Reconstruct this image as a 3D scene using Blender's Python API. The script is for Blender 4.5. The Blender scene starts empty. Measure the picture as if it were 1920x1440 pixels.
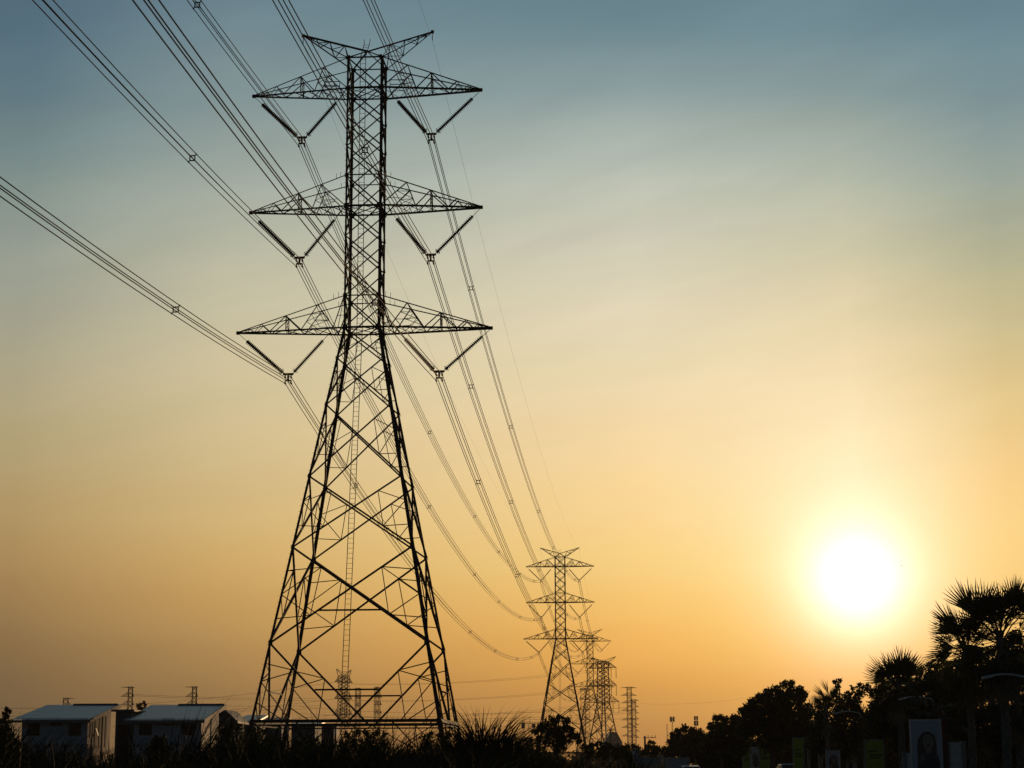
import bpy, math, random
import numpy as np
from mathutils import Vector, Matrix

# ------------------------------------------------------------------ camera model
F, PITCH, ROLL, EYE = 3488.2, 0.2017, 0.0040, 1.6      # focal length in photo pixels (1920 wide)
def ray(px, py):
    a, b = px - 960.0, 720.0 - py
    X = a * math.cos(ROLL) + b * math.sin(ROLL)
    V = -a * math.sin(ROLL) + b * math.cos(ROLL)
    x, d, u = X / F, 1.0, V / F
    return Vector((x, d * math.cos(PITCH) - u * math.sin(PITCH), d * math.sin(PITCH) + u * math.cos(PITCH)))
def at(px, py, Y):
    r = ray(px, py)
    return Vector((r.x * Y / r.y, Y, EYE + r.z * Y / r.y))
def gx(px, Y, py=1433):               # X of a photo column at distance Y
    return at(px, py, Y).x
def pm(Y):                           # metres per photo pixel at distance Y
    return Y / F

scene = bpy.context.scene
COL = scene.collection
SUN_DIR = ray(1608, 1087).normalized()
SUN_EL = math.asin(SUN_DIR.z)
SUN_AZ = math.atan2(SUN_DIR.x, SUN_DIR.y)

# ------------------------------------------------------------------ materials
MATS = {}
def mat(name, col, rough=0.7, metal=0.0, var=0.25, scale=3.0, trans=0.0, spec=0.3, bump=0.0, col2=None):
    if name in MATS: return MATS[name]
    m = bpy.data.materials.new(name); m.use_nodes = True
    nt = m.node_tree; N = nt.nodes; L = nt.links
    b = N['Principled BSDF']
    b.inputs['Roughness'].default_value = rough
    b.inputs['Metallic'].default_value = metal
    b.inputs['Specular IOR Level'].default_value = spec
    tc = N.new('ShaderNodeTexCoord'); nz = N.new('ShaderNodeTexNoise')
    nz.inputs['Scale'].default_value = scale; nz.inputs['Detail'].default_value = 6
    L.new(tc.outputs['Object'], nz.inputs['Vector'])
    r = N.new('ShaderNodeValToRGB')
    c2 = col2 or tuple(c * (1 + var) for c in col)
    c1 = tuple(c * (1 - var) for c in col)
    r.color_ramp.elements[0].position = 0.3; r.color_ramp.elements[0].color = (*c1, 1)
    r.color_ramp.elements[1].position = 0.7; r.color_ramp.elements[1].color = (*c2, 1)
    L.new(nz.outputs['Fac'], r.inputs['Fac'])
    L.new(r.outputs['Color'], b.inputs['Base Color'])
    if bump:
        bp = N.new('ShaderNodeBump'); bp.inputs['Strength'].default_value = bump; bp.inputs['Distance'].default_value = 0.03
        L.new(nz.outputs['Fac'], bp.inputs['Height']); L.new(bp.outputs['Normal'], b.inputs['Normal'])
    if trans:
        t = N.new('ShaderNodeBsdfTranslucent'); L.new(r.outputs['Color'], t.inputs['Color'])
        mx = N.new('ShaderNodeMixShader'); mx.inputs['Fac'].default_value = trans
        L.new(b.outputs['BSDF'], mx.inputs[1]); L.new(t.outputs['BSDF'], mx.inputs[2])
        L.new(mx.outputs['Shader'], N['Material Output'].inputs['Surface'])
    MATS[name] = m
    return m

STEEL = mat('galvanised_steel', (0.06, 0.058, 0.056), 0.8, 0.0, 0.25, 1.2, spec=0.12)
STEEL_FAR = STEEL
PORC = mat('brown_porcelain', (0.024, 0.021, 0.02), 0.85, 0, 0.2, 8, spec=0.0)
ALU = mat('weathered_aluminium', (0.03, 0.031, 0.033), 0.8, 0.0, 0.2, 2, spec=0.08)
LEAF = mat('broad_leaf', (0.045, 0.065, 0.022), 0.75, 0, 0.35, 0.6, trans=0.12, spec=0.1)
LEAF2 = mat('dark_leaf', (0.035, 0.05, 0.02), 0.8, 0, 0.35, 0.8, trans=0.08, spec=0.1)
PALM = mat('palm_leaf', (0.055, 0.07, 0.028), 0.7, 0, 0.3, 0.8, trans=0.1, spec=0.15)
GRASS = mat('reed_leaf', (0.026, 0.04, 0.018), 0.85, 0, 0.4, 0.5, trans=0.02, spec=0.08)
DRYG = mat('dry_stem', (0.22, 0.19, 0.12), 0.85, 0, 0.3, 1.0, trans=0.1, spec=0.1)
BARK = mat('bark', (0.11, 0.085, 0.06), 0.9, 0, 0.35, 5, bump=0.6, spec=0.1)
PALMBARK = mat('palm_bark', (0.2, 0.18, 0.15), 0.9, 0, 0.3, 6, bump=0.6, spec=0.1)
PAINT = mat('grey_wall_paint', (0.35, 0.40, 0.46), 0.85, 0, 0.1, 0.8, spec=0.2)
PAINTB = mat('sunlit_cream_wall_paint', (0.42, 0.34, 0.32), 0.85, 0, 0.1, 0.8, spec=0.2)  # sun warmth put into the colour, for the sides that face it
DARKWALL = mat('slate_wall_paint', (0.12, 0.13, 0.15), 0.85, 0, 0.15, 0.8, spec=0.2)
FASCIA = mat('fascia_paint', (0.16, 0.17, 0.19), 0.7, 0, 0.12, 2)
DARKTRIM = mat('dark_window_frame', (0.022, 0.022, 0.024), 0.8, 0.0, 0.2, 4, spec=0.08)
GLASS = mat('dark_window_glass', (0.012, 0.013, 0.016), 0.35, 0, 0.15, 1, spec=0.15)
CONC = mat('concrete', (0.3, 0.29, 0.28), 0.9, 0, 0.2, 3, bump=0.2)
WHITEP = mat('white_paint', (0.72, 0.71, 0.69), 0.6, 0, 0.08, 3)
CARW = mat('white_car_paint', (0.75, 0.75, 0.75), 0.25, 0, 0.03, 2, spec=0.6)
CARS = mat('silver_car_paint', (0.45, 0.46, 0.47), 0.25, 0.5, 0.04, 2, spec=0.6)
RUBBER = mat('rubber', (0.02, 0.02, 0.02), 0.9, 0, 0.2, 10)
LAMPM = mat('lamp_lens', (0.6, 0.6, 0.58), 0.2, 0, 0.05, 10, spec=0.6)
REDP = mat('red_paint', (0.35, 0.03, 0.025), 0.6, 0, 0.15, 3)
GREENB = mat('lime_green_banner', (0.3, 0.4, 0.055), 0.7, 0, 0.07, 1.0)
INK = mat('dark_green_ink', (0.04, 0.07, 0.03), 0.7, 0, 0.1, 2)
PHOTOB = mat('pale_blue_print', (0.5, 0.52, 0.58), 0.5, 0, 0.06, 1.5)
HAIR = mat('dark_hair_print', (0.11, 0.085, 0.08), 0.5, 0, 0.2, 3)
SKIN = mat('skin_print', (0.32, 0.24, 0.2), 0.5, 0, 0.1, 3)
CLOTH = mat('dress_print', (0.1, 0.09, 0.1), 0.5, 0, 0.25, 3)
DARKRED = mat('maroon_frame', (0.09, 0.03, 0.025), 0.6, 0, 0.15, 3)
BIRDM = mat('bird_feather', (0.05, 0.045, 0.04), 0.8, 0, 0.2, 20)

def roof_material():
    m = bpy.data.materials.new('corrugated_roof'); m.use_nodes = True
    nt = m.node_tree; N = nt.nodes; L = nt.links; b = N['Principled BSDF']
    b.inputs['Roughness'].default_value = 0.45; b.inputs['Metallic'].default_value = 0.35
    nz = N.new('ShaderNodeTexNoise'); nz.inputs['Scale'].default_value = 0.7; nz.inputs['Detail'].default_value = 8
    tc = N.new('ShaderNodeTexCoord'); L.new(tc.outputs['Object'], nz.inputs['Vector'])
    r = N.new('ShaderNodeValToRGB')
    r.color_ramp.elements[0].color = (0.27, 0.28, 0.29, 1); r.color_ramp.elements[0].position = .3
    r.color_ramp.elements[1].color = (0.37, 0.38, 0.39, 1); r.color_ramp.elements[1].position = .75
    L.new(nz.outputs['Fac'], r.inputs['Fac']); L.new(r.outputs['Color'], b.inputs['Base Color'])
    return m
ROOF = roof_material()

# ------------------------------------------------------------------ mesh builder
SECTION = 1.0
class MB:
    def __init__(s): s.v = []; s.f = []
    def add(s, vs, fs):
        o = len(s.v); s.v.extend([tuple(v) for v in vs]); s.f.extend([tuple(i + o for i in f) for f in fs])
    def box(s, lo, hi):
        x0, y0, z0 = lo; x1, y1, z1 = hi
        s.add([(x0,y0,z0),(x1,y0,z0),(x1,y1,z0),(x0,y1,z0),(x0,y0,z1),(x1,y0,z1),(x1,y1,z1),(x0,y1,z1)],
              [(0,3,2,1),(4,5,6,7),(0,1,5,4),(1,2,6,5),(2,3,7,6),(3,0,4,7)])
    def frame_axes(s, p, q, hint=None):
        d = (q - p).normalized()
        h = hint or (Vector((0,0,1)) if abs(d.z) < 0.9 else Vector((0,1,0)))
        u = d.cross(h)
        if u.length < 1e-6: u = d.cross(Vector((1,0,0)))
        u.normalize(); w = u.cross(d).normalized()
        return d, u, w
    def prism(s, p, q, prof, hint=None):
        p = Vector(p); q = Vector(q)
        if (q - p).length < 1e-5: return
        d, u, w = s.frame_axes(p, q, hint); n = len(prof)
        vs = [p + u*a + w*b for a, b in prof] + [q + u*a + w*b for a, b in prof]
        fs = [(i, (i+1) % n, n + (i+1) % n, n + i) for i in range(n)]
        fs += [tuple(range(n))[::-1], tuple(range(n, 2*n))]
        s.add(vs, fs)
    def bar(s, p, q, w, h=None, hint=None):
        h = h or w
        s.prism(p, q, [(-w/2,-h/2),(w/2,-h/2),(w/2,h/2),(-w/2,h/2)], hint)
    def angle(s, p, q, w, hint=None):            # rolled L-section
        w *= SECTION
        t = max(w * 0.14, 0.008); a = w / 2
        s.prism(p, q, [(-a,-a),(a,-a),(a,-a+t),(-a+t,-a+t),(-a+t,a),(-a,a)], hint)
    def tube(s, pts, r, n=6, caps=True):
        pts = [Vector(p) for p in pts]; k = len(pts)
        rs = r if isinstance(r, (list, tuple)) else [r]*k
        vs = []; up = None
        for i, p in enumerate(pts):
            d = (pts[min(i+1,k-1)] - pts[max(i-1,0)]).normalized()
            if up is None: up = Vector((0,0,1)) if abs(d.z) < .9 else Vector((0,1,0))
            u = d.cross(up)
            if u.length < 1e-4: u = d.cross(Vector((1,0,0)))
            u.normalize(); w = u.cross(d)
            for j in range(n):
                a = 2*math.pi*j/n
                vs.append(p + u*(rs[i]*math.cos(a)) + w*(rs[i]*math.sin(a)))
        fs = [(i*n+j, i*n+(j+1)%n, (i+1)*n+(j+1)%n, (i+1)*n+j) for i in range(k-1) for j in range(n)]
        if caps: fs += [tuple(range(n))[::-1], tuple((k-1)*n+j for j in range(n))]
        s.add(vs, fs)
    def lathe(s, p, q, prof, n=12):              # prof: (distance along, radius)
        p = Vector(p); q = Vector(q); d, u, w = s.frame_axes(p, q)
        vs = []
        for t, r in prof:
            for j in range(n):
                a = 2*math.pi*j/n
                vs.append(p + d*t + u*(r*math.cos(a)) + w*(r*math.sin(a)))
        k = len(prof)
        fs = [(i*n+j, i*n+(j+1)%n, (i+1)*n+(j+1)%n, (i+1)*n+j) for i in range(k-1) for j in range(n)]
        s.add(vs, fs)
    def poly(s, pts): s.add(pts, [tuple(range(len(pts)))])
    def extrude_x(s, prof, x0, x1):              # prof of (y,z) extruded along x
        n = len(prof)
        vs = [(x0,y,z) for y,z in prof] + [(x1,y,z) for y,z in prof]
        s.add(vs, [(i,(i+1)%n,n+(i+1)%n,n+i) for i in range(n)] + [tuple(range(n))[::-1], tuple(range(n,2*n))])
    def mesh(s, name, m):
        me = bpy.data.meshes.new(name); me.from_pydata(s.v, [], s.f); me.materials.append(m); me.update()
        return me
    def build(s, name, m, parent=None, smooth=False):
        return link(name, s.mesh(name, m), parent, smooth)
def link(name, me, parent=None, smooth=False):
    if smooth:
        me.polygons.foreach_set('use_smooth', [True]*len(me.polygons))
    o = bpy.data.objects.new(name, me); COL.objects.link(o)
    if parent: o.parent = parent
    return o
def empty(name, loc=(0,0,0), rz=0.0):
    o = bpy.data.objects.new(name, None); o.location = loc; o.rotation_euler = (0,0,rz); o.empty_display_size = 0.5
    COL.objects.link(o); return o
def tag(o, label=None, cat=None, group=None, kind=None):
    if label: o['label'] = label
    if cat: o['category'] = cat
    if group: o['group'] = group
    if kind: o['kind'] = kind
    return o
KIDS = {}
def copy_tree(o, loc=None, rz=None, label=None, scale=None):
    kids = [c for c in o.children_recursive]
    r = o.copy(); COL.objects.link(r)
    mp = {o: r}
    for c in kids:
        n = c.copy(); COL.objects.link(n); mp[c] = n
    for c in kids: mp[c].parent = mp[c.parent]
    if loc is not None: r.location = loc
    if rz is not None: r.rotation_euler = (0,0,rz)
    if scale is not None: r.scale = (scale,)*3
    if label: r['label'] = label
    return r
def np_mesh(name, V, quads, m):                  # fast quads mesh from numpy arrays
    me = bpy.data.meshes.new(name)
    nv, nf = len(V), len(quads)
    me.vertices.add(nv); me.vertices.foreach_set('co', V.astype(np.float32).ravel())
    me.loops.add(nf*4); me.loops.foreach_set('vertex_index', quads.astype(np.int32).ravel())
    me.polygons.add(nf); me.polygons.foreach_set('loop_start', np.arange(0, nf*4, 4, dtype=np.int32))
    me.polygons.foreach_set('loop_total', np.full(nf, 4, dtype=np.int32))
    me.materials.append(m); me.update(calc_edges=True); me.validate()
    return me

# ------------------------------------------------------------------ main line geometry
TH = 0.0683                                       # bearing of the line
def lerp(a, b, t): return a + (b - a) * t
ZT, ZU, ZMT, ZM, ZBT, ZB, ZN, ZR = 56.33, 53.81, 46.66, 44.16, 36.98, 34.47, 10.22, 4.61
ZP, ZA = 58.85, 57.35
WT, WB, WR = 1.37, 1.352, 6.71
def hw(z):
    if z >= ZB: return lerp(WB, WT, (z - ZB) / (ZT - ZB))
    return lerp(WB, WR, (ZB - z) / (ZB - ZR))
LEVELS = [(ZU, ZT, 9.10, 5.15, 4.0, 1.95), (ZM, ZMT, 9.12, 5.15, 4.2, 1.95), (ZB, ZBT, 9.88, 5.85, 3.8, 2.65)]  # chord, top node, span, bundle x, drop, inner hook

SECTION = 1.0
def make_pylon(name='transmission_pylon'):
    root = empty(name)
    C4 = [(-1,-1),(1,-1),(1,1),(-1,1)]
    def c(sx, sy, z): w = hw(z); return Vector((sx*w, sy*w, z))
    # four legs, each with its gusset plates
    for sx, sy in C4:
        m = MB()
        m.angle(c(sx,sy,ZR), c(sx,sy,ZB), 0.195, Vector((sx,-sy,0)))
        m.angle(c(sx,sy,ZB), c(sx,sy,ZT), 0.17, Vector((sx,-sy,0)))
        g = c(sx,sy,ZR); m.angle((g.x+sx*.85, g.y+sy*.85, 0), g, 0.26, Vector((sx,-sy,0)))
        m.box((g.x+sx*.85-.45, g.y+sy*.85-.45, -0.3), (g.x+sx*.85+.45, g.y+sy*.85+.45, 0.35))
        for z, s in ((ZT,.26),(ZU,.28),(ZMT,.24),(ZM,.34),(ZBT,.28),(ZB,.36),(31.98,.16),(28.25,.18),(22.65,.2),(17.27,.22),(ZN,.26)):
            p = c(sx,sy,z)
            m.box((p.x-s/2-(.1*sx), p.y-.012+sy*.09, p.z-s*.6), (p.x+s/2-(.1*sx), p.y+.012+sy*.09, p.z+s*.6))
            m.box((p.x-.012+sx*.09, p.y-s/2-(.1*sy), p.z-s*.6), (p.x+.012+sx*.09, p.y+s/2-(.1*sy), p.z+s*.6))
        if (sx, sy) == (-1,-1):                   # step bolts up one leg
            z = 6.0
            while z < 56: p = c(sx,sy,z); m.bar(p, p+Vector((-.16,0,0)), .016); z += .45
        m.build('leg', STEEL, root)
    # bracing, one mesh per face
    for fi in range(4):
        a0, b0 = C4[fi], C4[(fi+1) % 4]
        m = MB()
        A = lambda z: c(a0[0], a0[1], z)
        B = lambda z: c(b0[0], b0[1], z)
        out = (Vector((a0[0]+b0[0], a0[1]+b0[1], 0))).normalized()
        def mem(p, q, w): m.angle(p, q, w, out)
        def xbrace(z1, z0, w):
            mem(A(z1)+out*.03, B(z0)+out*.03, w); mem(B(z1)-out*.05, A(z0)-out*.05, w)
        ups = [ZT, ZU] + [lerp(ZU, ZMT, k/3) for k in (1,2,3)] + [ZM] + [lerp(ZM, ZBT, k/3) for k in (1,2,3)] + [ZB]
        for z1, z0 in zip(ups, ups[1:]): xbrace(z1, z0, 0.10)
        for z, w in ((ZT,.10),(ZU,.13),(ZMT,.08),(ZM,.14),(ZBT,.08),(ZB,.14)): mem(A(z), B(z), w)
        lows = [ZB, 31.98, 28.25, 22.65, 17.27, ZN]
        for k, (z1, z0) in enumerate(zip(lows, lows[1:])):
            xbrace(z1, z0, (0.10, 0.11, 0.12, 0.13, 0.15)[k])
            wr = (0.045, 0.05, 0.055, 0.06, 0.07)[k]
            w1, w0 = hw(z1), hw(z0); zc = lerp(z1, z0, w1/(w1+w0))
            X = (A(zc)+B(zc))/2
            for S in (A, B):
                p = (S(z1)+X)/2; q = (S(z0)+X)/2
                zz = lambda t: lerp(z1, z0, t)
                mem(p, q, wr)
                if k == 4:
                    mm = S(zz(.5)); mem(p, mm, wr); mem(q, mm, wr)
                    mem(p, S(zz(.25)), wr); mem(q, S(zz(.75)), wr)
                else:
                    mem(p, S(zz(.36)), wr); mem(q, S(zz(.7)), wr); mem(q, S(zz(.36)), wr)
            if k == 4 and fi == 0:
                t = .66; pa = X.lerp(A(z0), t*.62); pb = X.lerp(B(z0), t*.62); mem(pa, pb, .12)
        # bottom panel: inverted V down to the middle of the base beam
        M0 = (A(ZR)+B(ZR))/2
        for S in (A, B):
            mem(S(ZN), M0 + (S(ZR)-M0)*.03, 0.15)
            D = lambda t: S(ZN).lerp(M0, t)
            Lg = lambda t: S(lerp(ZN, ZR, t))
            G = lambda t: S(ZR).lerp(M0, t)
            mem(D(.36), Lg(.26), .075); mem(D(.36), Lg(.49), .075); mem(Lg(.49), G(.42), .075)
            mem(Lg(.75), G(.36), .075); mem(D(.36), G(.36), .07)
        mem(A(ZN).lerp(M0,.6), B(ZN).lerp(M0,.6), .12)
        m.build('face_bracing', STEEL, root)
    # base frame: double beam on all four sides with lattice down to the footings
    for fi in range(4):
        a0, b0 = C4[fi], C4[(fi+1) % 4]; m = MB()
        a, b = c(a0[0],a0[1],ZR), c(b0[0],b0[1],ZR)
        m.bar(a+Vector((0,0,.05)), b+Vector((0,0,.05)), .16, .22)
        m.bar(a-Vector((0,0,.22)), b-Vector((0,0,.22)), .10, .10)
        fa = Vector((a.x+a0[0]*.85, a.y+a0[1]*.85, .35)); fb = Vector((b.x+b0[0]*.85, b.y+b0[1]*.85, .35))
        mid = (a+b)/2
        for P, Q in ((mid, fa), (mid, fb), (a, fb.lerp(fa,.5)), (b, fb.lerp(fa,.5)), (a.lerp(mid,.5), fa.lerp(fb,.25)), (b.lerp(mid,.5), fb.lerp(fa,.25)), (a.lerp(mid,.5), fa), (b.lerp(mid,.5), fb)):
            m.angle(P, Q, .07)
        m.build('base_beam', STEEL, root)
    # cross-arms
    for li, (zb, zt, sp, bx, dr, hook) in enumerate(LEVELS):
        for s in (-1, 1):
            m = MB(); w0 = hw(zb); wt = hw(zt)
            def bot(t, sy): return Vector((s*lerp(w0, sp, t), sy*lerp(w0, .09, t), zb))
            def top(t, sy): return Vector((s*lerp(wt, sp, t), sy*lerp(wt, .07, t), lerp(zt, zb+.06, t)))
            if li < 2: seq = [('b',0),('t',.257),('b',.345),('t',.495),('b',.67),('t',.755),('b',.82),('t',.88),('b',.92)]
            else: seq = [('b',.094),('t',.248),('b',.40),('t',.545),('b',.695),('t',.775),('b',.84),('t',.89),('b',.93)]
            tp = seq[3][1]; inner = (seq[0][1], seq[1][1], seq[2][1])
            for sy in (-1, 1):
                o = Vector((0,sy,0))
                m.angle(bot(0,sy), bot(1,sy), .13, o); m.angle(top(0,sy), top(1,sy), .075, o)
                P = lambda k: (bot if k[0] == 'b' else top)(k[1], sy)
                for k, (u, v) in enumerate(zip(seq, seq[1:])): m.angle(P(u), P(v), .075 if k < 5 else .05, o)
                m.angle(top(tp,sy), bot(tp,sy), .07, o)
                i0, i1, i2 = bot(inner[0],sy), top(inner[1],sy), bot(inner[2],sy)
                # small lattice inside the root triangle
                h1a, h1b = i0.lerp(i1,.62), i2.lerp(i1,.62); h2a, h2b = i0.lerp(i1,.32), i2.lerp(i1,.32)
                m.angle(h1a, h1b, .04, o); m.angle(h1a, h2b, .04, o); m.angle(h2b, i0.lerp(i2,.5), .04, o)
                m.angle(h2a, h2a.lerp(h2b,.6), .04, o); m.angle(h1b, h2a.lerp(h2b,.6), .04, o)
                if li > 0:
                    for t in (.055, .10):
                        p = top(t, sy); m.bar(p, p + Vector((0,0,.42)), .03)
            # bottom-plane lacing and cross-pieces
            ts = [0, .14, .28, .42, .56, .69, .8, .9]
            for k, (u, v) in enumerate(zip(ts, ts[1:])):
                y = 1 if k % 2 else -1
                m.angle(bot(u,y), bot(v,-y), .05); 
                if k < 4: m.angle(bot(u,-y), bot(v,y), .045)
            for t in (tp, .28, .8): m.angle(bot(t,-1), bot(t,1), .06)
            th_ = (hook - w0) / (sp - w0); m.angle(bot(th_,-1), bot(th_,1), .09)
            m.angle(top(tp,-1), top(tp,1), .09); m.angle(top(tp,-1), bot(tp,1), .05); m.angle(top(tp,1), bot(tp,-1), .05)
            m.angle(top(inner[1],-1), top(inner[1],1), .05)
            m.box((min(s*(sp-.12), s*(sp+.1)), -.1, zb-.1), (max(s*(sp-.12), s*(sp+.1)), .1, zb+.14))   # tip plate
            if li == 0:                            # open rectangular bracket frame above the chord
                x0, x1 = s*2.0, s*3.15; y = -lerp(w0,.09,.15)
                for P, Q in (((x0,y,zb+.1),(x0,y,zb+.62)),((x1,y,zb+.1),(x1,y,zb+.62)),((x0,y,zb+.62),(x1,y,zb+.62)),((x0,y,zb+.24),(x1,y,zb+.24))): m.bar(P, Q, .05)
            if li == 2:                            # outer knee strut from the shoulder
                for sy in (-1, 1):
                    p = c(s,sy,ZBT); q = bot(.1, sy)
                    m.angle(p, q, .08); m.angle(p.lerp(q,.0), bot(.055, sy), .05)
                    m.angle(p.lerp(q,.62), c(s,sy,lerp(ZBT,ZB,.62)), .05)
            m.build('crossarm', STEEL, root)
    # earth-wire peaks
    apex = Vector((0,0,ZA))
    for s in (-1, 1):
        m = MB(); tip = Vector((s*5.2, 0, ZP))
        m.angle(apex, tip, .13)
        tq = lambda t: apex.lerp(tip, t)
        m.angle(apex, c(s,-1,ZT), .09); m.angle(apex, c(s,1,ZT), .09)
        ts = [.35, .58, .80, .92]; us = [.0, .36, .66, .85]
        for sy in (-1, 1):
            lo = lambda t: c(s,sy,ZT).lerp(tip, t)
            m.angle(lo(0), tip, .08)
            for k in range(4):
                m.angle(tq(ts[k]), lo(us[k]), .06)
                if k < 3: m.angle(tq(ts[k]), lo(us[k+1]), .055)
        for t in us[1:]: m.angle(c(s,-1,ZT).lerp(tip,t), c(s,1,ZT).lerp(tip,t), .05)
        m.angle(c(s,-1,ZT), c(s,1,ZT).lerp(tip,.36), .05)
        m.box((tip.x-.12, -.06, tip.z-.14), (tip.x+.12, .06, tip.z+.1))
        m.bar(tip, tip-Vector((0,0,.75)), .05)
        m.build('earth_wire_peak', STEEL, root)
    # ladder up the near face
    m = MB(); zs = [ZR+.3, ZB, ZT, ZA+.9]
    P = lambda z, dx: Vector((-.12+dx, -hw(min(z,ZT))-.10 + (max(0,z-ZT))*1.05, z))
    for dx in (-.21, .21):
        for z0, z1 in zip(zs, zs[1:]): m.bar(P(z0,dx), P(z1,dx), .05, .03)
        m.bar(P(zs[-1],dx), P(zs[-1],dx)+Vector((dx*.2,0,.35)), .04)
    z = ZR+.5
    while z < ZA+.8: m.bar(P(z,-.21), P(z,.21), .024); z += .375
    m.build('ladder', STEEL, root)
    # plan bracing inside the body
    for z in (ZU, ZM, ZB):
        m = MB()
        m.angle(c(-1,-1,z), c(1,1,z), .06); m.angle(c(1,-1,z), c(-1,1,z), .06)
        for sx in (-1, 1):
            m.angle(Vector((sx*hw(z),0,z)), Vector((0,hw(z),z)), .05); m.angle(Vector((sx*hw(z),0,z)), Vector((0,-hw(z),z)), .05)
        m.build('plan_bracing', STEEL, root)
    return root

# insulator assembly (V of two strings, yoke, four clamps) for left-hand arms at origin = bundle centre
def string_mb(p, q, nd, r=.185):
    m = MB(); p = Vector(p); q = Vector(q); L = (q-p).length; prof = [(0,.02)]
    st = L/nd
    for k in range(nd):
        t = k*st
        prof += [(t+st*.05,.085),(t+st*.38,.085),(t+st*.48,r*.6),(t+st*.66,r),(t+st*.76,r),(t+st*.72,r*.55),(t+st*.9,.035)]
    prof.append((L,.02)); m.lathe(p, q, prof, 10)
    return m
def make_insulator(level, s):
    zb, zt, sp, bx, dr, hook = LEVELS[level]
    root = empty('insulator_assembly')
    yk = .42
    for side, hx in ((1, sp-.12), (-1, hook)):
        top_ = Vector((s*(hx-bx), 0, dr-.1)); end = Vector((s*side*.36, 0, yk+.12))
        d = (end-top_); L = d.length; d.normalize()
        a = top_ + d*.8; b = end - d*.12
        nd = 26
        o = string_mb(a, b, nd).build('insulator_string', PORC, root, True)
        m = MB(); m.bar(top_, a, .035); m.build('link_rod', STEEL, root)
        m = MB(); m.bar(b, end, .05); m.build('end_fitting', STEEL, root)
        m = MB(); d_, u, w = m.frame_axes(a, b)
        cpt = b - d*.15; m.tube([cpt + u*(.24*math.cos(t*math.pi/8)) + w*(.24*math.sin(t*math.pi/8)) for t in range(17)], .018, 5)
        m.build('grading_ring', ALU, root)
    m = MB()
    m.extrude_x([(-.02,yk),(.02,yk),(.02,yk+.15),(-.02,yk+.15)], -.42, .42)
    m.bar((0,0,yk+.02), (0,0,-.05), .14); m.bar((-.26,0,-.02), (.26,0,-.02), .12, .10); m.bar((-.36,0,yk+.04), (.36,0,yk+.04), .12)
    m.build('yoke_plate', STEEL, root)
    for x in (-.23, .23):
        for z, zt_ in ((.23, yk), (-.23, 0)):
            m = MB(); m.bar((x,0,z), (x,0,zt_), .075); m.tube([(x,-.3,z-.04),(x,-.12,z),(x,.12,z),(x,.3,z-.04)], [.035,.075,.075,.035], 8)
            m.build('suspension_clamp', STEEL, root)
    return root

class Line:                                       # a tower's place: base point and bearing
    def __init__(s, x, y, z=0.0, th=TH): s.x, s.y, s.z, s.th = x, y, z, th
    def pt(s, lx, ly, lz):
        return Vector((s.x + lx*math.cos(s.th) + ly*math.sin(s.th), s.y - lx*math.sin(s.th) + ly*math.cos(s.th), s.z + lz))
T1 = Line(-11.4156, 140.0)
T2 = Line(12.7365, 501.18)
T3 = Line(33.03, 805.9, -0.45)
T0 = Line(T1.x - 362*math.sin(.0665), T1.y - 362*math.cos(.0665))

pyl = make_pylon()
pyl.location = (T1.x, T1.y, 0); pyl.rotation_euler = (0,0,-TH)
tag(pyl, 'tall dark lattice pylon in the foreground, by far the largest', 'pylon', 'steel pylons of the main line')
SECTION = 1.35
p2 = tag(make_pylon(), 'second lattice pylon of the line, standing behind the leafy tree beyond the near pylon', 'pylon', 'steel pylons of the main line')
SECTION = 1.0
p2.location = (T2.x, T2.y, 0); p2.rotation_euler = (0,0,-TH)
p3 = copy_tree(p2, (T3.x, T3.y, T3.z), -TH, 'third and smallest six-armed pylon, partly hidden behind the second pylon')

LN = ['top', 'middle', 'lowest']; SN = {-1: 'left', 1: 'right'}
PN = {0: 'near pylon', 1: 'second pylon', 2: 'third pylon'}
for li in range(3):
    for s in (-1, 1):
        pr = make_insulator(li, s)
        for ti, T in enumerate((T1, T2, T3)):
            o = pr if ti == 0 else copy_tree(pr)
            o.location = T.pt(s*LEVELS[li][3], 0, LEVELS[li][0]-LEVELS[li][4]); o.rotation_euler = (0,0,-TH)
            tag(o, f"V-shaped pair of ribbed insulator strings hanging under the {LN[li]} {SN[s]} arm of the {PN[ti]}", 'insulator', 'V insulators under the pylon arms')

def spacer_mesh():
    m = MB(); a = .15; b = .24
    for p, q in (((-a,-a),(a,-a)),((a,-a),(a,a)),((a,a),(-a,a)),((-a,a),(-a,-a))):
        m.bar((p[0],0,p[1]), (q[0],0,q[1]), .06, .06)
    for sx in (-1,1):
        for sz in (-1,1):
            m.bar((sx*a,0,sz*a), (sx*b,0,sz*b), .05); m.tube([(sx*b,-.09,sz*b),(sx*b,.09,sz*b)], .04, 6)
    return m.mesh('spacer', STEEL)
SPACER = spacer_mesh()
FR = [.097, .253, .434, .577, .752, .902]
def sagpts(A, B, sag, n, t0=0, t1=1):
    r = []
    for i in range(n+1):
        t = lerp(t0, t1, i/n); p = A.lerp(B, t); p.z -= 4*sag*t*(1-t); r.append(p)
    return r
def bundle(A, B, sag, label, n=48, r=.029, group='four-wire conductor bundles of the main line', spacers=True):
    root = empty('conductor_bundle', A)
    d = (B-A); hz = Vector((d.x,d.y,0)).normalized(); side = Vector((hz.y,-hz.x,0))
    for sx in (-1,1):
        for sz in (-1,1):
            off = side*(.235*sx) + Vector((0,0,.235*sz))
            m = MB(); m.tube([p - A + off for p in sagpts(A,B,sag,n)], r, 5, False)
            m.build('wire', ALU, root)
    if spacers:
        for t in FR:
            p = A.lerp(B,t); p.z -= 4*sag*t*(1-t)
            o = link('spacer', SPACER, root); o.location = p - A; o.rotation_euler = (0,0,-math.atan2(hz.x,hz.y))
    return tag(root, label, 'power line', group)
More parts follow.
